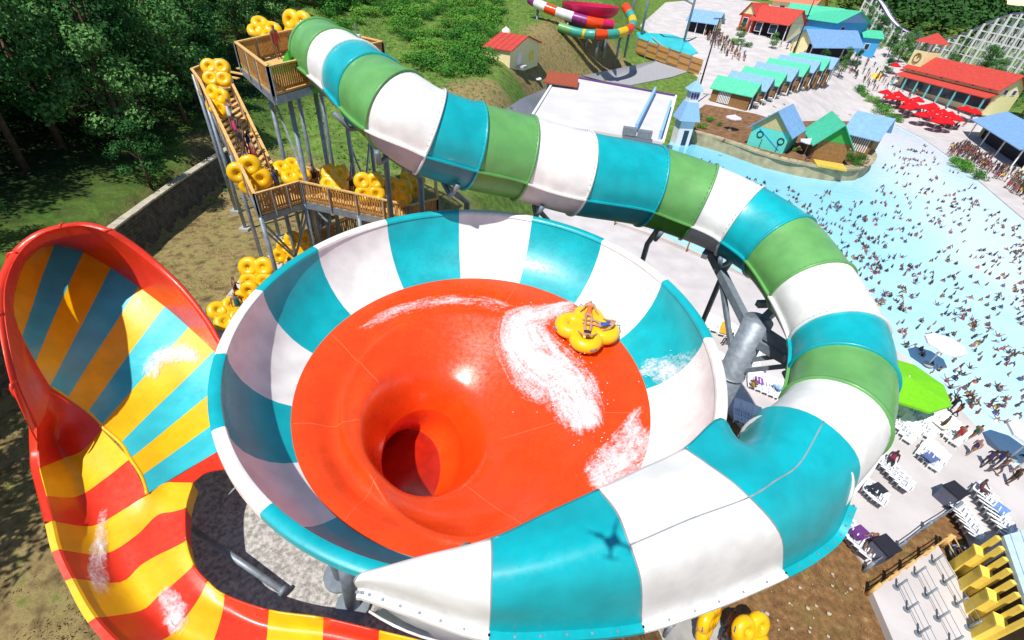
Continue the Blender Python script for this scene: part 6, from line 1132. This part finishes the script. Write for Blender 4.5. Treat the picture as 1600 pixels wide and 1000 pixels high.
PL = [(91.63, 137.15, 1.19), (91.89, 141.08, 1.60), (90.58, 132.42, 0.65), (90.67, 128.87, 0.31), (82.71, 92.59, -0.00), (82.70, 90.54, -0.00), (83.34, 95.26, -0.00), (91.46, 144.65, 2.09), (59.42, 164.71, 9.61), (61.57, 162.28, 9.43), (73.26, 139.93, 5.72), (81.82, 86.43, -0.00), (91.68, 147.18, 2.57), (91.04, 127.17, 0.17)]
for p in PL: bush(p[0], p[1], rnd.uniform(1.2, 2.0), 'small shrub in a plaza planting bed', 'plaza shrubs')
for p in ((33.82, 102.50, 2.00), (36.01, 100.86, 2.00), (32.81, 95.21, 2.00), (37.13, 98.45, 2.00), (55.26, 82.64, 2.00), (55.37, 80.77, 2.00), (56.08, 85.53, 2.00), (47.02, 85.65, 2.00), (36.50, 101.96, 3.00), (57.89, 84.04, 2.00), (46.74, 87.70, 2.00)): bush(p[0], p[1], rnd.uniform(.6, 1.1), 'small shrub planted in the peninsula mulch', 'peninsula shrubs', z=2.0)
# rocks and rubble on the soil
RK = []
for sd0 in range(3):
    bm = bmesh.new(); bmesh.ops.create_icosphere(bm, subdivisions=1, radius=1.0); g_ = random.Random(sd0)
    for v in bm.verts: v.co *= g_.uniform(.7, 1.2); v.co.z *= .6
    me = bpy.data.meshes.new('rock'); bm.to_mesh(me); bm.free(); me.materials.append(mat('pale_stone', '#b3a791', .9, .1, .2, 2)); RK.append(me)
for _ in range(26):
    a, b = rnd.random(), rnd.random(); p = Vector((13.73, 11.36, 1.00)).lerp(Vector((19.92, 12.68, 0.00)), a).lerp(Vector((18.09, 9.18, 0.00)).lerp(Vector((13.76, 8.52, 1.00)), 1 - a), b); o = link('rock', RK[rnd.randrange(3)], None, (p.x, p.y, float(terrain(p.x, p.y)) + .02), rnd.uniform(0, 6)); s = rnd.uniform(.03, .13); o.scale = (s, s, s); tag(o, 'small pale stone lying on the brown soil slope', 'stone', 'stones on the brown soil')

# ------------------------------------------------------------------ swimmers and visitors
WPOLY = [(p[0], p[1]) for p in POOL]; PENP = [(p[0], p[1]) for p in PEN]
beach = [(75.79, 70.33, 0.00), (84.95, 97.57, 0.00), (88.94, 113.75, 0.00)]
cand = []
SWIM = [(37.45, 76.41, 0.00), (43.58, 71.24, 0.00), (51.59, 73.18, 0.00), (60.94, 79.59, 0.00), (75.08, 102.66, 0.00), (85.18, 107.91, 0.00), (78.91, 87.25, 0.00), (73.28, 70.92, 0.00), (68.56, 56.26, 0.00), (52.00, 34.36, 0.00), (37.81, 20.68, 0.00), (36.32, 21.02, 0.00), (35.83, 28.08, 0.00), (35.29, 34.16, 0.00), (34.54, 40.62, 0.00), (33.95, 49.67, 0.00), (33.70, 61.00, -0.00), (32.38, 73.69, 0.00), (30.58, 82.21, 0.00)]
xs = [p[0] for p in SWIM]; ys = [p[1] for p in SWIM]
while len(cand) < 900:
    x, y = rnd.uniform(min(xs), max(xs)), rnd.uniform(min(ys), max(ys)); rho = math.hypot(x, y)
    if rnd.random() > (48 / max(48, rho)) ** 1.7: continue
    if not bool(inside(x, y, SWIM)) or  bool(inside(x, y, PENP)): continue
    m = 1 + rnd.choice((0, 0, 1, 2, 3))          # families keep together
    for _ in range(m): cand.append((x + rnd.gauss(0, .9) * (m > 1), y + rnd.gauss(0, .9) * (m > 1)))
cand = [c for c in cand if bool(inside(c[0], c[1], WPOLY)) and float(edge_dist(c[0], c[1], WPOLY)) > .6 and not bool(inside(c[0], c[1], PENP))]
cand.sort(key=lambda c: math.hypot(*c)); PV = {'dip': 'standing chest deep', 'swim': 'reaching forward', 'wade': 'wading arms out', 'splash': 'arms raised'}; extra = []
for i, (x, y) in enumerate(cand):
    pose = rnd.choice(['dip', 'dip', 'dip', 'dip', 'swim', 'wade', 'splash']); k = rnd.randrange(len(HUES)); rz = rnd.uniform(0, 6.28)
    if i < 185: person(pose, (x, y, -.12 if pose == 'dip' else -.42), rz, 'swimmer in %s %s in the pale blue wave pool' % (HNAME[k], PV[pose]), 'swimmers in the wave pool', k, rnd.uniform(.6, .82))
    else: extra.append((x, y, -.15 if pose == 'dip' else -.45, rz, k, pose))
def crowd(name, label, items, poses=None):
    V, F, M, off = [], [], [], 0; mats = [bpy.data.materials.get('crowd_%d' % k) or mat('crowd_%d' % k, HUES[k], .7) for k in range(len(HUES))] + [mat('crowd_skin', '#7c5a48', .6), mat('crowd_skin_dark', '#463026', .6), HAIR]; cache = {}
    for x, y, z, rz, k, pose in items:
        if pose not in cache:
            me = POSES[pose]; v = np.zeros(len(me.vertices) * 3); me.vertices.foreach_get('co', v); cache[pose] = (v.reshape(-1, 3), [tuple(p.vertices) for p in me.polygons], [p.material_index for p in me.polygons])
        v, f, mi = cache[pose]; c, s = math.cos(rz), math.sin(rz); q_ = .7 if 'swim' in name else 1.0; vv = np.c_[(v[:, 0] * c - v[:, 1] * s) * q_ + x, (v[:, 0] * s + v[:, 1] * c) * q_ + y, v[:, 2] * q_ + z]; V.append(vv); F += [tuple(i + off for i in q) for q in f]; sk = len(HUES) + rnd.randrange(2); M += [sk if m_ == 0 else (k if m_ == 1 else len(HUES) + 2) for m_ in mi]; off += len(v)
    me = bpy.data.meshes.new(name); me.from_pydata(np.concatenate(V).tolist(), [], F)
    for m_ in mats: me.materials.append(m_)
    me.polygons.foreach_set('material_index', M); me.update(); return tag(link(name, me), label, 'crowd', kind='stuff')
if extra: crowd('far_swimmers', 'mass of far swimmers dotted over the bright shallow water', extra)
# visitors on deck, beach and plaza
def zdeck(x, y): return max(0.0, float(terrain(x, y))) + .08
vis = []
for poly, n, lb, gp in (([(85.04, 101.50, -0.00), (86.37, 92.54, 0.00), (80.59, 74.99, -0.00), (74.11, 62.67, -0.00), (83.15, 73.14, -0.00), (90.78, 90.35, -0.00), (94.70, 109.48, -0.00)], 170, 'visitor in %s crowding the beach edge by the snack bar', 'beach edge visitors'), ([(50.09, 170.19, 9.89), (51.82, 150.17, 7.66), (57.40, 145.14, 7.33), (57.80, 158.90, 8.89), (57.36, 183.76, 11.70)], 90, 'visitor in %s in the throng beside the turquoise pool', 'throng beside turquoise pool'), ([(67.89, 173.62, 10.97), (75.06, 150.21, 8.04), (92.20, 155.37, 4.54), (97.19, 138.97, 1.75), (106.70, 147.23, 3.22), (108.13, 176.14, 6.83), (75.59, 167.33, 10.63)], 110, 'visitor in %s strolling across the plaza', 'plaza visitors'), ([(94.16, 141.25, 1.77), (100.20, 119.48, 0.11), (107.08, 125.83, 1.23), (101.32, 146.90, 2.81)], 70, 'visitor in %s seated among the red parasols', 'parasol visitors'), ([(30.93, 26.89, 0.00), (33.31, 17.85, 0.00), (34.99, 19.40, 0.00), (34.40, 25.99, 0.00)], 10, 'bather in %s on the deck along the near pool edge', 'near pool edge bathers')):
    xs = [p[0] for p in poly]; ys = [p[1] for p in poly]; c = 0; tries = 0
    while c < n and tries < 40000:
        tries += 1; x, y = rnd.uniform(min(xs), max(xs)), rnd.uniform(min(ys), max(ys))
        if not bool(inside(x, y, poly)) or (bool(inside(x, y, WPOLY)) and 'beach' not in gp): continue
        k = rnd.randrange(len(HUES)); pose = 'sit' if 'seated' in lb else rnd.choice(['stand', 'walk', 'walk', 'stand', 'raise']); zz = zdeck(x, y) + (.45 if pose == 'sit' else 0); c += 1
        person(pose, (x, y, zz), rnd.uniform(0, 6.28), lb % HNAME[k], gp, k, rnd.uniform(.9, 1.1)) if c <= 18 else vis.append((x, y, zz, rnd.uniform(0, 6.28), k, pose))
if vis: crowd('beach_crowd', 'rest of the crowd packed along the beach edge', vis)
for i, (p, pose, k, lb) in enumerate((((32.38, 22.72, 0.00), 'walk', 2, 'bather in red by the long lounger row'), ((33.29, 20.08, 0.00), 'walk', 0, 'bather in navy stepping along the deck'), ((30.91, 18.50, 0.00), 'sit', 2, 'bather in red seated on end lounger'), ((26.23, 20.15, 0.00), 'sit', 11, 'bather in maroon sunning in the shaded double row'), ((31.84, 23.52, 0.00), 'stand', 1, 'bather in black beside the long lounger row'), ((21.49, 14.06, 0.00), 'recline', 11, 'bather lying along the deck edge lounger'), ((18.83, 25.86, -0.00), 'sit', 9, 'bather in yellow beside the grey column'), ((18.82, 31.31, 0.00), 'sit', 9, 'bather in yellow past the bowl rim'), ((33.68, 84.47, 2.00), 'sit', 2, 'lifeguard in red seated on peninsula kerb'), ((56.36, 79.82, 2.00), 'sit', 5, 'lifeguard in pink at the peninsula tip'), ((46.74, 79.94, 2.00), 'sit', 2, 'lifeguard in red before the green kiosk'))): person(pose, (p[0], p[1], p[2] + .08 + (.5 if pose in ('sit', 'recline') else 0)), rnd.uniform(0, 6), lb, None, k)
# the camera drone itself, hovering just behind the lens; its shadow falls on the cover
S = Vector((2.56, 4.93, 15.50)); dpos = S + sun_to * 12.9; dr = empty('quadcopter_drone', dpos, .5, 'small white quadcopter drone hovering over the bowl', 'drone')
mb = MB(); mb.box((0, 0, 0), (.3, .2, .1)); mb.build('hull', CHAIRW, dr)
for sx in (-1, 1):
    for sy in (-1, 1):
        mb = MB(); mb.beam((0, 0, 0), (sx * .28, sy * .28, .02), .05, .04); a = mb.build('arm', CHAIRW, dr); mb = MB(); mb.box((sx * .28, sy * .28, .07), (.34, .03, .01), .6 * sx); mb.build('rotor', DKW, a)
